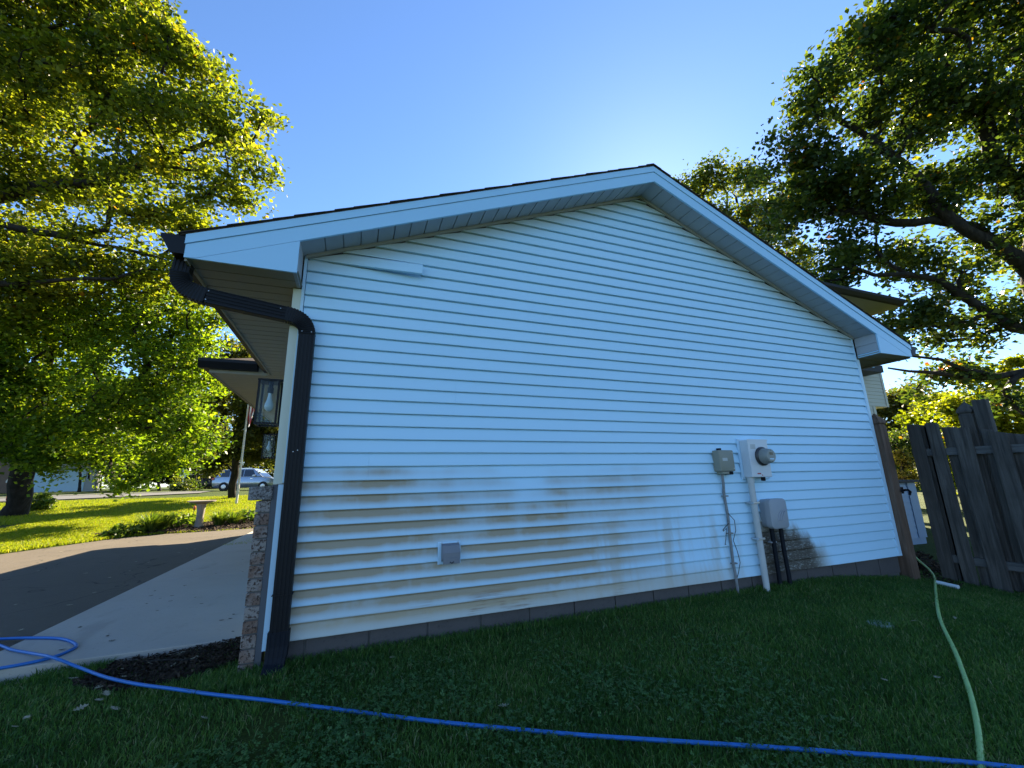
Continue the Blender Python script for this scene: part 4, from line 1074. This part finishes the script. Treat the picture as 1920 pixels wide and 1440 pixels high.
# strap-leaved and broad-leaved plants in the mulch bed
def strap_plant(px, py, n, h, sp, label, seed, name='daylily_clump', wide=.016):
    g = np.random.default_rng(seed); b = on_ground(px, py); V = []
    for i in range(n):
        a = g.uniform(0, 2*math.pi); L = h*g.uniform(.6, 1.15); out = sp*g.uniform(.3, 1.1); r0 = .10*g.random()
        dx, dy = math.cos(a), math.sin(a); px_, py_ = -dy*wide, dx*wide
        pts = []
        for t in (0, .35, .7, 1.0):
            q = np.array([b.x+dx*(r0+out*t**1.6), b.y+dy*(r0+out*t**1.6), b.z+L*(t-.38*t**2.6)]); ww = 1-.9*t**2
            pts.append((q-np.array([px_, py_, 0])*ww, q+np.array([px_, py_, 0])*ww))
        for (l0, r_0), (l1, r_1) in zip(pts[:-1], pts[1:]): V += [l0, r_0, r_1, l1]
    V = np.array(V); t = thing(name, b, label, 'plant', 'plants in the mulch bed')
    soup('leaves', V, 4, M['plant_leaf'], np.repeat(g.uniform(.2, 1, len(V)//12), 3), t, 'stuff'); return t
def broad_plant(px, py, n, h, rad, label, seed, leaf=.15):
    g = np.random.default_rng(seed); b = on_ground(px, py)
    a = g.uniform(0, 2*math.pi, n); r_ = rad*np.sqrt(g.random(n)); P = np.stack([b.x+np.cos(a)*r_, b.y+np.sin(a)*r_, b.z+h*(1-.6*(r_/rad)**2)*g.uniform(.3, 1, n)], 1)
    V, rn = leaf_cloud(P, leaf, g.uniform(0, .9, n), seed, 1.2, .1); t = thing('hosta_clump', b, label, 'plant', 'plants in the mulch bed')
    soup('leaves', V, 4, M['plant_leaf'], rn, t, 'stuff'); return t
strap_plant(280, 1000, 260, .80, .55, 'tall sunlit strap-leaved clump left of the birdbath', 101)
strap_plant(303, 996, 160, .70, .5, 'strap-leaved clump touching the broad leaves left of the birdbath', 102)
strap_plant(410, 987, 200, .66, .5, 'dark strap-leaved clump just right of the birdbath', 103)
strap_plant(437, 984, 160, .58, .46, 'strap-leaved clump nearest the brick corner', 104)
broad_plant(240, 1003, 200, .36, .5, 'low dark broad-leaved clump at the left end of the bed', 105)
broad_plant(335, 990, 220, .46, .5, 'broad-leaved clump at the left foot of the birdbath', 106)
broad_plant(460, 980, 220, .42, .5, 'broad-leaved clump half hidden by the brick corner', 107)
broad_plant(215, 1008, 60, .15, .3, 'smallest low clump at the drive edge of the bed', 108, .10)

# grass: short blades near the camera, coarser far away
def blades(pts, h, wd, seed, lean=.55, dry=.03):
    g = np.random.default_rng(seed); n = len(pts)
    H = h*g.uniform(.45, 1.25, n); a = g.uniform(0, 2*math.pi, n); ln = g.uniform(.1, 1, n)*lean*H; b_ = g.uniform(0, 2*math.pi, n)
    side = np.stack([np.cos(b_), np.sin(b_), np.zeros(n)], 1)*(wd*g.uniform(.6, 1.3, n))[:, None]
    ld = np.stack([np.cos(a), np.sin(a), np.zeros(n)], 1)*ln[:, None]; up = np.zeros((n, 3)); up[:, 2] = H
    m = pts+ld*.35+up*.62; tip = pts+ld+up*.92
    V = np.stack([pts-side, pts+side, m+side*.75, m-side*.75], 1); V2 = np.stack([m-side*.75, m+side*.75, tip, tip], 1)
    V2[:, 3] = tip-side*.06
    r = np.clip(g.normal(.42, .2, n), 0, .92); r = np.where(g.random(n) < dry, g.uniform(.93, 1, n), r)
    return np.concatenate([V, V2]).reshape(-1, 3), np.concatenate([r, r])
def patch_noise(x, y):
    return .5+.25*np.sin(x*2.1+1.3*np.sin(y*1.7))+.25*np.sin(y*2.7+1.1*np.sin(x*1.9+.7))
def scatter(n, x0, x1, y0, y1, seed, keep=None):
    g = np.random.default_rng(seed); x = g.uniform(x0, x1, n); y = g.uniform(y0, y1, n); k = np.ones(n, bool)
    if keep is not None: k = keep(x, y)
    x, y = x[k], y[k]; return np.stack([x, y, gz(x, y)-.004], 1)
def in_view(P, pad=60):
    d = P-CAM; z = d@C_F; u = 960+FPX*(d@C_R)/np.maximum(z, .05); v = 720-FPX*(d@C_U)/np.maximum(z, .05)
    return (z > .1) & (u > -pad) & (u < 1920+pad) & (v < 1440+pad*2)
def front_keep(x, y):
    w_ = (x > -.17) & (x < W) & (y > .0)
    return ~w_ & ~in_poly(x, y, DRIVE) & ~((x > -1.95) & (x < 0) & (y > .72)) & ~(in_poly(x, y, PATCH) & (np.random.default_rng(5).random(len(x)) < .78))
P = scatter(640000, -3.2, 7.4, -3.4, .75, 201, front_keep); P = P[in_view(P)]
nz = patch_noise(P[:, 0], P[:, 1]); g_ = np.random.default_rng(6)
P = P[g_.random(len(P)) < .55+.45*nz]
d_ = np.linalg.norm(P-CAM, axis=1); 
bare = (np.abs(P[:, 0]-(.02+.25*(P[:, 1]+1)))+.25*np.abs(P[:, 1]+.9) < .16)&(g_.random(len(P)) < .8); P = P[~bare]
V, r_ = blades(P, .037, .0023, 202, 1.0, .06)
r_ = np.clip(r_+np.tile(.30*(patch_noise(P[:, 0]*1.7+2, P[:, 1]*2.1)-.5)+.22*(patch_noise(P[:, 0]*5.1, P[:, 1]*6.3)-.5), 2)*(r_ < .93), 0, 1)
soup('lawn_grass', V, 4, M['grass'], r_); tag(bpy.data.objects['lawn_grass'], 'short dark shaded grass in front of the white gable', 'grass', kind='stuff')
# longer tufts along the foundation and the brick corner
P = np.concatenate([scatter(9000, 0, W, -.10, .005, 203), scatter(1600, -.35, .12, -.22, .02, 204), scatter(2600, -1.5, -.2, .55, .76, 205, lambda x, y: np.sin(x*9)+np.sin(x*4+1) > .3), scatter(900, 4.4, 4.8, -.22, -.02, 206)])
V, r_ = blades(P, .062, .0028, 207, .8); soup('edge_grass', V, 4, M['grass'], r_); tag(bpy.data.objects['edge_grass'], 'longer untrimmed grass along the foundation', 'grass', kind='stuff')
# sunlit lawn beyond the drive and behind the house
def far_keep(x, y): return ~in_poly(x, y, DRIVE) & ~in_poly(x, y, BED) & (y > 7)
P = np.concatenate([scatter(150000, -9, -1.0, 7.0, 16, 211, far_keep), scatter(130000, -20, -1, 15, 27, 212)]); P = P[in_view(P)]
V, r_ = blades(P, .075, .0075, 213, .9, .05); soup('far_lawn_grass', V, 4, M['sun_tinted_grass'], np.clip(r_+.1, 0, 1)); tag(bpy.data.objects['far_lawn_grass'], 'bright sunlit lawn beyond the driveway', 'grass', kind='stuff')
# clover
def clover(n, seed, keep):
    g = np.random.default_rng(seed); P = scatter(n, -1.2, 3.2, -2.9, -.25, seed, keep); P = P[in_view(P)]; k = len(P)
    c = P.copy(); c[:, 2] += g.uniform(.02, .055, k); a0 = g.uniform(0, 2*math.pi, k); s = g.uniform(.004, .0085, k); out = []
    tilt = g.normal(0, .35, (k, 2))
    for j in range(3):
        a = a0+j*2*math.pi/3; d = np.stack([np.cos(a), np.sin(a), tilt[:, 0]*np.cos(a)+tilt[:, 1]*np.sin(a)], 1); q = np.stack([-np.sin(a), np.cos(a), -tilt[:, 0]*np.sin(a)+tilt[:, 1]*np.cos(a)], 1); S = s[:, None]
        out.append(np.stack([c, c+d*S*1.1+q*S*.8, c+d*S*1.75, c+d*S*1.1-q*S*.8], 1))
    V = np.concatenate(out).reshape(-1, 3); r = np.clip(g.normal(.45, .22, k), 0, 1); return V, np.tile(r, 3)
V, r_ = clover(62000, 221, lambda x, y: (np.random.default_rng(9).random(len(x)) < np.clip(1.5*patch_noise(x*1.3+.4+.5*np.sin(y*5), y*1.5+.4*np.sin(x*6))-.45, 0, 1)*np.clip(.9-.8*(y+.9-.2*x), .12, 1)*np.clip(1.6-.5*x, .1, 1)))
soup('clover', V, 4, M['clover'], r_); tag(bpy.data.objects['clover'], 'patches of small clover leaves in the shaded grass', 'clover', kind='stuff')

# mulch chips
def chips(n, x0, x1, y0, y1, seed, poly, s, dz=.03):
    g = np.random.default_rng(seed); P = scatter(n, x0, x1, y0, y1, seed, lambda x, y: in_poly(x, y, poly)); P[:, 2] += dz+.012+g.uniform(0, .02, len(P)); k = len(P)
    a = g.normal(size=(k, 3)); a[:, 2] *= .35; a /= np.linalg.norm(a, axis=1)[:, None]; b = np.cross(a, g.normal(size=(k, 3))*.4+np.array([0, 0, 1])); b /= np.linalg.norm(b, axis=1)[:, None]
    L = (s*g.uniform(.5, 1.5, k))[:, None]; return np.stack([P-a*L-b*L*.3, P+a*L-b*L*.3, P+a*L+b*L*.3, P-a*L+b*L*.3], 1).reshape(-1, 3), g.beta(1.2, 2.2, k)
V, r_ = chips(9000, -6, -.5, 10.6, 13.4, 231, BED, .03); o = soup('mulch_chips', V, 4, M['mulch'], r_); tag(o, 'loose brown bark chips on the mulch bed', 'mulch', kind='stuff')
V, r_ = chips(4500, -1.3, -.1, 0, .75, 232, PATCH, .014, .012); o = soup('soil_crumbs', V, 4, M['mulch'], r_*.75); tag(o, 'dark crumbs and bits of bark on the bare soil', 'soil', kind='stuff')
GAP = [(6.85, -.45), (7.3, -.2), (9.0, .9), (9.0, 1.6), (7.0, .35)]
V, r_ = chips(3500, 6.8, 9, -.5, 1.6, 233, GAP, .03, .0); o = soup('gate_mulch', V, 4, M['mulch'], r_); tag(o, 'dark mulch on the ground in the gate gap', 'mulch', kind='stuff')

# ------------------------------------------------------------------ loose things
def spline(pts, n=8):
    P = [Vector(p) for p in pts]; P = [P[0]*2-P[1]]+P+[P[-1]*2-P[-2]]; out = []
    for i in range(1, len(P)-2):
        for j in range(n):
            t = j/n; a, b, c, d = P[i-1], P[i], P[i+1], P[i+2]
            out.append(.5*((2*b)+(c-a)*t+(2*a-5*b+4*c-d)*t*t+(3*b-a-3*c+d)*t**3))
    return out+[P[-2]]
def hose(name, pix, r_, mat, label, lift=None):
    pts = []
    for i, (px, py) in enumerate(pix):
        h = r_+.012 if lift is None else lift[i]
        q = on_ground(px, py, h)
        if -1.93 < q.x < -.1 and q.y > .76 or q.x < -1.9 and q.y > .5:
            rr_ = ray(px, py); tt = (-.15+r_+(h-r_-.012)-CAM[2])/rr_[2]; q = Vector(CAM+rr_*tt)
        pts.append(q)
    o = MB().tube(spline(pts), r_, 10).build(name, mat, None, smooth=True); return tag(o, label, 'hose')
hose('garden_hose', [(-70, 1203), (0, 1198), (60, 1196), (110, 1197), (136, 1204), (143, 1212), (128, 1221), (100, 1232), (55, 1243), (0, 1253), (-60, 1262)], .0105, M['blue_hose'], 'loop of blue garden hose on the concrete apron at the left edge')
hose('garden_hose', [(-60, 1192), (0, 1210), (22, 1218), (60, 1225), (100, 1233), (150, 1252), (200, 1270), (260, 1283), (320, 1291), (400, 1302), (500, 1313), (640, 1331), (800, 1351), (940, 1365), (1100, 1379), (1300, 1392), (1500, 1405), (1600, 1413), (1700, 1420), (1840, 1432), (1930, 1442)],
     .0095, M['blue_hose'], 'long blue garden hose lying across the whole shaded lawn', [.03, .025, .025, .03, .055, .055, .055, .05, .045, .035, .026]+[.020]*10)
hose('garden_hose', [(1712, 1040), (1725, 1053), (1742, 1068), (1752, 1083), (1754, 1103), (1758, 1140), (1766, 1170), (1790, 1220), (1806, 1262), (1822, 1310), (1834, 1370), (1839, 1425), (1843, 1480)], .0125, M['green_hose'], 'pale green hose coming through the gate gap towards the camera',
     [.05, .05, .04]+[.02]*8+[.012, .012])
a, b = on_ground(1757, 1092, .035), on_ground(1797, 1101, .035)
o = MB().tube([a, b], .022, 12).build('plastic_pipe', M['pvc'], None, smooth=True); tag(o, 'short white plastic pipe lying at the foot of the fence', 'pipe')
c = on_ground(1650, 1168, .020)
o = MB().lathe([(.085, -.03), (.085, -.004), (.078, .003), (.0, .006)], c, 18).build('valve_cover', M['pale_patch'], None, smooth=True); tag(o, 'pale round valve cover half sunk in the shaded grass', 'valve cover')
V, r2 = blades(np.stack([c.x+np.random.default_rng(1).normal(0, .06, 700), c.y+np.random.default_rng(2).normal(0, .06, 700), np.full(700, c.z-.024)], 1), .055, .0022, 3, .9)
soup('cover_grass', V, 4, M['grass'], r2); tag(bpy.data.objects['cover_grass'], 'grass growing over the pale valve cover', 'grass', kind='stuff')

# fallen oak leaves, each its own
def oak_leaf_mesh(mat, seed):
    g = random.Random(seed); prof = [(0, .015), (.10, .04), (.20, .30), (.27, .08), (.38, .46), (.47, .10), (.60, .52), (.69, .13), (.81, .36), (.89, .12), (1.0, .05)]
    n = len(prof); vs = []; curl = g.uniform(.1, .45)
    for t, w_ in prof:
        for s in (-1, 0, 1):
            ww = w_*g.uniform(.8, 1.15)*s*.75; vs.append((t-.5, ww, curl*(abs(ww)*.5+(t-.5)**2*.7)))
    vs = [(x*.10, y*.10, z*.10) for x, y, z in vs]
    fs = [(i*3+j, i*3+j+1, (i+1)*3+j+1, (i+1)*3+j) for i in range(n-1) for j in range(2)]
    me = bpy.data.meshes.new('fallen_leaf'); me.from_pydata(vs, [], fs); me.materials.append(mat); me.update(); return me
LM = [oak_leaf_mesh(M['dry_leaf'], i) for i in range(5)]; DM = [oak_leaf_mesh(M['dark_leaf'], 10+i) for i in range(3)]
def leaf(px, py, meshes, label, group, s=1.0, h=.03, slab=False):
    g = random.Random(px*7+py)
    q = on_ground(px, py, h)
    if slab:
        r_ = ray(px, py); z = -.146 if slab == 1 else -.18; q = Vector(CAM+r_*((z-CAM[2])/r_[2]))
        if slab == 2: q.z = float(drive_z(q.x, q.y))+.006
    o = bpy.data.objects.new('fallen_leaf', g.choice(meshes)); COL.objects.link(o)
    o.location = q; o.rotation_euler = (g.uniform(-.3, .3)*(0 if slab else 1), g.uniform(-.3, .3)*(0 if slab else 1), g.uniform(0, 6.28)); k_ = s*g.uniform(.7, 1.15); o.scale = (k_,)*3
    return tag(o, label, 'leaf', group)
L1 = ('pale dry oak leaf lying in the shaded grass', 'pale fallen leaves in the grass')
for px, py in [(30, 1282), (28, 1362), (150, 1328), (215, 1328), (50, 1345), (383, 1346), (137, 1272), (735, 1232), (945, 1322), (1713, 1164), (1790, 1158), (1658, 1274), (1757, 1270)]:
    leaf(px, py, LM, *L1, .6, .022)
L2 = ('pale oak leaf on the bare soil between hose and concrete', 'pale leaves on the bare soil')
for px, py in [(232, 1254), (238, 1268), (186, 1288), (200, 1300), (185, 1313), (283, 1243), (325, 1246), (340, 1225), (365, 1235), (320, 1228)]:
    leaf(px, py, LM, *L2, .65, .03)
L3 = ('small dark leaf on the concrete apron', 'dark leaves scattered on the concrete apron')
for px, py in [(202, 1192), (210, 1201), (275, 1132), (283, 1117), (323, 1117), (300, 1122), (320, 1127), (366, 1120), (378, 1132), (347, 1098), (290, 1108), (405, 1075), (455, 1072), (415, 1163), (432, 1160), (438, 1152), (437, 1184), (150, 1176), (116, 1218), (295, 1145), (360, 1070), (455, 1049), (393, 1030)]:
    leaf(px, py, DM, *L3, .42, 0, 1)
L4 = ('pale leaf on the shaded asphalt driveway', 'pale leaves scattered on the asphalt')
for px, py in [(38, 1186), (160, 1076), (176, 1114), (255, 1054), (72, 1070), (130, 1138), (335, 1038), (350, 1030), (360, 1040), (365, 1031), (243, 1072), (28, 1136), (115, 1033), (205, 1085), (278, 1056)]:
    leaf(px, py, LM, *L4, .6, 0, 2)
o = MB().tube([on_ground(265, 1241, .03), on_ground(315, 1237, .04), on_ground(370, 1238, .03)], .006, 6).build('twig', M['bark'], None); tag(o, 'thin bare twig on the dark soil by the apron', 'twig')

# birdbath
b = on_ground(372, 990)
t = thing('birdbath', b, 'weathered concrete birdbath with a wide shallow bowl in the mulch bed', 'birdbath')
MB().lathe([(.16, -.02), (.16, .03), (.125, .07), (.105, .14), (.095, .35), (.105, .55), (.125, .66), (.15, .70)], b, 14).build('pedestal', M['birdbath'], t, smooth=True)
MB().lathe([(.13, .685), (.25, .715), (.345, .745), (.355, .775), (.335, .78), (.28, .757), (.10, .735), (.0, .733)], b, 28).build('bowl', M['birdbath'], t, smooth=True)
b2 = on_ground(360, 985)
t = thing('garden_light', b2, 'small orange garden stake light beside the birdbath', 'garden light')
MB().tube([b2, b2+Vector((0, 0, .45))], .006, 6).build('stake', M['dark_cable'], t)
MB().lathe([(.01, .44), (.035, .47), (.045, .51), (.035, .56), (.01, .58)], b2, 12).build('globe', M['orange'], t, smooth=True)
for i, (px, h) in enumerate(((322, .85), (348, .75), (335, .8), (392, .7))):
    b3 = on_ground(px, 986); o = MB().tube([b3, b3+Vector((.02, 0, h*.6)), b3+Vector((.10, .02, h*.95)), b3+Vector((.18, .02, h))], .004, 5).build('flower_stalk', M['plant_leaf'], None)
    tag(o, ['thin curved flower stalk left of the strap leaves', 'thin flower stalk close to the left of the birdbath bowl', 'thin flower stalk between the clumps left of the birdbath', 'thin flower stalk right behind the birdbath'][i], 'stalk', 'bare flower stalks in the bed')

# flagpole
b = on_ground(443, 945); t = thing('flagpole', b, 'slim white flagpole with a limp striped flag on the lawn', 'flagpole')
MB().tube([b, b+Vector((0, 0, 6.2))], [.055, .035], 12).build('pole', M['pole'], t, smooth=True)
MB().lathe([(.0, 6.18), (.05, 6.21), (.065, 6.26), (.05, 6.31), (.0, 6.34)], b, 12).build('finial', M['chrome'], t, smooth=True)
fl = []; fn = []; nu, nv = 14, 16
for i in range(nu+1):
    for j in range(nv+1):
        u, v = i/nu, j/nv; fl.append((b.x-.20*0+ .05+.42*u*(1-.55*v)-.22*v*u*0-.30*u*v*.3, b.y+.10*math.sin(u*11+v*2)*(.4+.6*v), b.z+5.9-1.75*v-.55*u+.12*math.sin(u*8)))
fn = [(i*(nv+1)+j, (i+1)*(nv+1)+j, (i+1)*(nv+1)+j+1, i*(nv+1)+j+1) for i in range(nu) for j in range(nv)]
o = MB().add(fl, fn).build('flag', M['flag'], t, smooth=True)

# vehicles
def car(name, base, heading, label, paint, L=4.8, Wd=1.9, Hh=1.75, group=None):
    t = bpy.data.objects.new(name, None); COL.objects.link(t); t.location = base; t.rotation_euler = (0, 0, heading); tag(t, label, 'car', group)
    def P(mb, nm, mat, **k_): o = mb.build(nm, mat, None, **k_); o.parent = t; return o
    # body from cross sections along x (front at +x)
    sec = [(-L/2, .45, .95, .78), (-L/2+.10, .32, 1.05, .86), (-L/2+.6, .28, 1.08, .95), (-.8, .27, 1.07, 1), (.6, .27, 1.06, 1), (1.2, .27, 1.04, .99), (L/2-.55, .28, .98, .95), (L/2-.12, .32, .86, .86), (L/2, .45, .72, .74)]
    vs = []; n = 8
    for x, z0, z1, w_ in sec:
        h = Wd/2*w_; zm = (z0+z1)/2
        vs += [(x, -h*.90, z0), (x, -h, z0+.16), (x, -h*1.0, zm+.05), (x, -h*.93, z1), (x, h*.93, z1), (x, h*1.0, zm+.05), (x, h, z0+.16), (x, h*.90, z0)]
    fs = [(i*n+j, i*n+(j+1) % n, (i+1)*n+(j+1) % n, (i+1)*n+j) for i in range(len(sec)-1) for j in range(n)]+[tuple(range(n))[::-1], tuple((len(sec)-1)*n+j for j in range(n))]
    P(MB().add(vs, fs), 'body', paint, smooth=True)
    def cab(xb, xt, xt2, xf, zb, zt, wb, wt):
        return [(xb, -wb, zb), (xb, wb, zb), (xt, wt, zt), (xt, -wt, zt), (xf, -wb, zb), (xf, wb, zb), (xt2, wt, zt), (xt2, -wt, zt)]
    cf = [(0, 1, 2, 3), (4, 7, 6, 5), (0, 3, 7, 4), (1, 5, 6, 2), (3, 2, 6, 7), (0, 4, 5, 1)]
    rf = P(MB().add(cab(-L/2+.22, -L/2+.75, .55, 1.35, 1.05, Hh-.05, Wd/2*.90, Wd/2*.74), cf), 'cabin', paint, bevel=.05)
    wz0, wz1 = 1.12, Hh-.13
    for sgn in (-1, 1):
        for x0, x1 in ((-L/2+.62, -L/2+1.25), (-L/2+1.32, -.15), (-.08, .80)):
            w0, w1 = Wd/2*.90*.988*sgn, Wd/2*.755*sgn; x1t = x1 if x1 < .5 else .52; x0t = x0+.12 if x0 < -L/2+.9 else x0
            o = MB().add([(x0, w0+.012*sgn, wz0), (x1, w0+.012*sgn, wz0), (x1t, w1+.018*sgn, wz1), (x0t, w1+.018*sgn, wz1), (x0, w0-.01*sgn, wz0), (x1, w0-.01*sgn, wz0), (x1t, w1-.01*sgn, wz1), (x0t, w1-.01*sgn, wz1)], [(0, 1, 2, 3), (7, 6, 5, 4), (0, 4, 5, 1), (1, 5, 6, 2), (2, 6, 7, 3), (3, 7, 4, 0)]).build('window', M['car_glass']); o.parent = rf
        for x in (-.45, .55): P(MB().box(x-.10, x+.08, sgn*Wd/2*.985-.015, sgn*Wd/2*.985+.02, .93, .955), 'door_handle', M['chrome'])
        P(MB().box(.62, .82, sgn*(Wd/2+.02)-.09, sgn*(Wd/2+.02)+.09, 1.10, 1.24), 'mirror', paint, bevel=.03)
        P(MB().box(-1.45, .35, sgn*.62-.02, sgn*.62+.02, Hh-.02, Hh+.02), 'roof_rail', M['chrome'], bevel=.01)
        P(MB().box(-L/2-.012, -L/2+.18, sgn*.66-.16, sgn*.66+.16, .88, 1.04), 'tail_light', M['tail'], bevel=.02)
        P(MB().box(L/2-.22, L/2-.03, sgn*.60-.2, sgn*.60+.2, .70, .82), 'headlight', M['headlight'], bevel=.02)
        for x in (-1.42, 1.42):
            wl = P(MB().lathe([(.22, -.11), (.34, -.10), (.36, -.06), (.36, .06), (.34, .10), (.22, .11)], (x, sgn*(Wd/2-.10), .36), 24, 'y'), 'wheel', M['tyre'], smooth=True)
            o = MB().lathe([(.0, -.118), (.10, -.118), (.215, -.105), (.215, .105), (.10, .118), (.0, .118)], (x, sgn*(Wd/2-.10), .36), 12, 'y').build('rim', M['rim']); o.parent = wl
    P(MB().add([(1.34, -.72, 1.08), (1.34, .72, 1.08), (.64, .62, Hh-.14), (.64, -.62, Hh-.14), (1.30, -.72, 1.06), (1.30, .72, 1.06), (.60, .62, Hh-.16), (.60, -.62, Hh-.16)], cf), 'windscreen', M['car_glass'])
    P(MB().add([(-L/2+.29, -.70, 1.12), (-L/2+.29, .70, 1.12), (-L/2+.68, .60, Hh-.14), (-L/2+.68, -.60, Hh-.14), (-L/2+.33, -.70, 1.12), (-L/2+.33, .70, 1.12), (-L/2+.72, .60, Hh-.14), (-L/2+.72, -.60, Hh-.14)], cf), 'rear_window', M['car_glass'])
    return t
p_ = at(466, 920, 33); 
car('parked_car', (p_.x, p_.y, p_.z-.02), R(-14), 'silver-blue sport utility car parked beyond the flagpole', M['car'])
p_ = at(378, 914, 50); car('parked_car', (p_.x, p_.y, p_.z-.2), R(20), 'dark car half hidden under the trees left of the silver-blue one', M['dark_car'])

# far buildings
def far_house(name, c, heading, wd, dp, h, rise, label, wall, roofm, opening=None):
    t = bpy.data.objects.new(name, None); COL.objects.link(t); t.location = c; t.rotation_euler = (0, 0, heading); tag(t, label, 'building')
    def P(mb, nm, mat): o = mb.build(nm, mat); o.parent = t; return o
    P(MB().prism([(-wd/2, -1), (wd/2, -1), (wd/2, h), (0, h+rise), (-wd/2, h)], 'y', 0, dp), 'wall', wall)
    for s in (-1, 1):
        P(MB().prism([(s*(wd/2+.4), h-.4*2*rise/wd+.02), (0, h+rise+.02), (0, h+rise+.2), (s*(wd/2+.4), h-.4*2*rise/wd+.2)], 'y', -.4, dp+.4), 'roof', roofm)
    if opening == 'door':
        d_ = P(MB().box(-wd*.36, wd*.36, -.04, -.005, -.3, 2.1), 'garage_door', M['white'])
        for r_ in range(4):
            for q in range(4): o = MB().box(-wd*.34+q*wd*.17, -wd*.34+q*wd*.17+wd*.155, -.055, -.041, -.2+r_*.57, .30+r_*.57).build('door_panel', M['white']); o.parent = d_
    for s in (-1, 1):
        fr_ = P(MB().box(s*wd*.42-.25, s*wd*.42+.25, -.03, -.004, 1.0, 2.0), 'window', M['white']); o = MB().box(s*wd*.42-.2, s*wd*.42+.2, -.04, -.031, 1.05, 1.95).build('pane', M['car_glass']); o.parent = fr_
    return t
p_ = at(103, 912, 48); far_house('neighbour_garage', (p_.x, p_.y, p_.z-.3), R(20), 6.5, 8, 2.6, 1.3, 'pale neighbouring garage dappled with tree shadow beyond the street', M['white_paint'], M['roof'], 'door')
p_ = at(-50, 905, 45); far_house('neighbour_house', (p_.x, p_.y, p_.z-.3), R(30), 9, 8, 3.6, 2.2, 'brown neighbouring house at the left edge behind the trees', M['brown_wall'], M['roof'])
p_ = at(1640, 845, 34); far_house('neighbour_house', (p_.x-2.5, p_.y, float(gz(p_.x, p_.y))), R(-5), 9.0, 8, 3.75, .75, 'white neighbouring roof edge peeping above the dark shrub by the gate post', M['white_paint'], M['roof'])

# mailbox, street sign, green disc
b = on_ground(14, 940); t = thing('mailbox', b, 'white mailbox on a reddish wooden post beside the maple trunk', 'mailbox')
MB().box(b.x-.06, b.x+.06, b.y-.06, b.y+.06, b.z-.1, b.z+1.0).build('post', M['red_post'], t)
MB().prism([(-.11+b.x, b.z+1.001), (.11+b.x, b.z+1.001), (.11+b.x, b.z+1.12), (.06+b.x, b.z+1.20), (-.06+b.x, b.z+1.20), (-.11+b.x, b.z+1.12)], 'y', b.y-.28, b.y+.24).build('box', M['white_paint'], t)
p_ = at(345, 887, 34); b = Vector((p_.x, p_.y, float(gz(p_.x, p_.y)))); t = thing('road_sign', b, 'diamond-shaped road sign seen from its pale back', 'sign')
MB().box(p_.x-.03, p_.x+.03, p_.y-.03, p_.y+.03, b.z-.2, p_.z+.45).build('post', M['rim'], t)
MB().prism([(p_.x-.47, p_.z), (p_.x, p_.z-.47), (p_.x+.47, p_.z), (p_.x, p_.z+.47)], 'y', p_.y-.045, p_.y-.0315).build('plate', M['sign_back'], t)
p_ = at(382, 874, 34); b = Vector((p_.x, p_.y, float(gz(p_.x, p_.y)))); t = thing('hanging_disc', b, 'small green disc on a thin pole among the trees', 'sign')
MB().tube([b, (p_.x, p_.y, p_.z)], .02, 6).build('pole', M['dark_cable'], t); MB().lathe([(.0, -.08), (.24, -.06), (.24, -.03), (.0, -.03)], (p_.x, p_.y, p_.z), 20, 'y').build('disc', M['green_disc'], t)
# hedges closing the view beyond the street
for i, (px, d, w_, lab) in enumerate(((60, 56, 3.0, 'dark hedge behind the pale garage'), (190, 58, 3.2, 'dark hedge right of the pale garage'), (280, 56, 3.0, 'dark hedge under the broad tree'), (340, 54, 2.6, 'dark hedge behind the road sign'), (420, 52, 2.8, 'dark hedge left behind the silver-blue car'), (500, 56, 3.2, 'dark hedge right behind the silver-blue car'), (-60, 56, 3.4, 'dark hedge at the left edge of the view'))):
    bush('hedge', lab, px, d, [(px, 885, d, w_*.8), (px-50, 890, d, w_*.75), (px+45, 888, d, w_*.75), (px, 850, d+1, w_)], 60, 8000, .34, M['far_leaf'], 300+i, 'hedges beyond the street', tr=.2, hue=-.12, clump=.9, cat='hedge', pyb=915)
for i, (px, d, lab) in enumerate(((1660, 36, 'hedge behind the white roof edge by the gate post'), (1760, 34, 'sunlit hedge seen above the first fence boards'), (1860, 30, 'sunlit hedge seen through the widest fence gap'), (1960, 28, 'sunlit hedge at the right edge behind the fence'))):
    bush('hedge', lab, px, d, [(px, 850, d, 2.0), (px-40, 860, d, 1.8), (px+50, 850, d, 1.9), (px, 900, d, 1.8)], 60, 9000, .26, M['hedge_leaf'], 320+i, 'hedges behind the fence', tr=.15, hue=.1, clump=.7, cat='hedge', pyb=930)
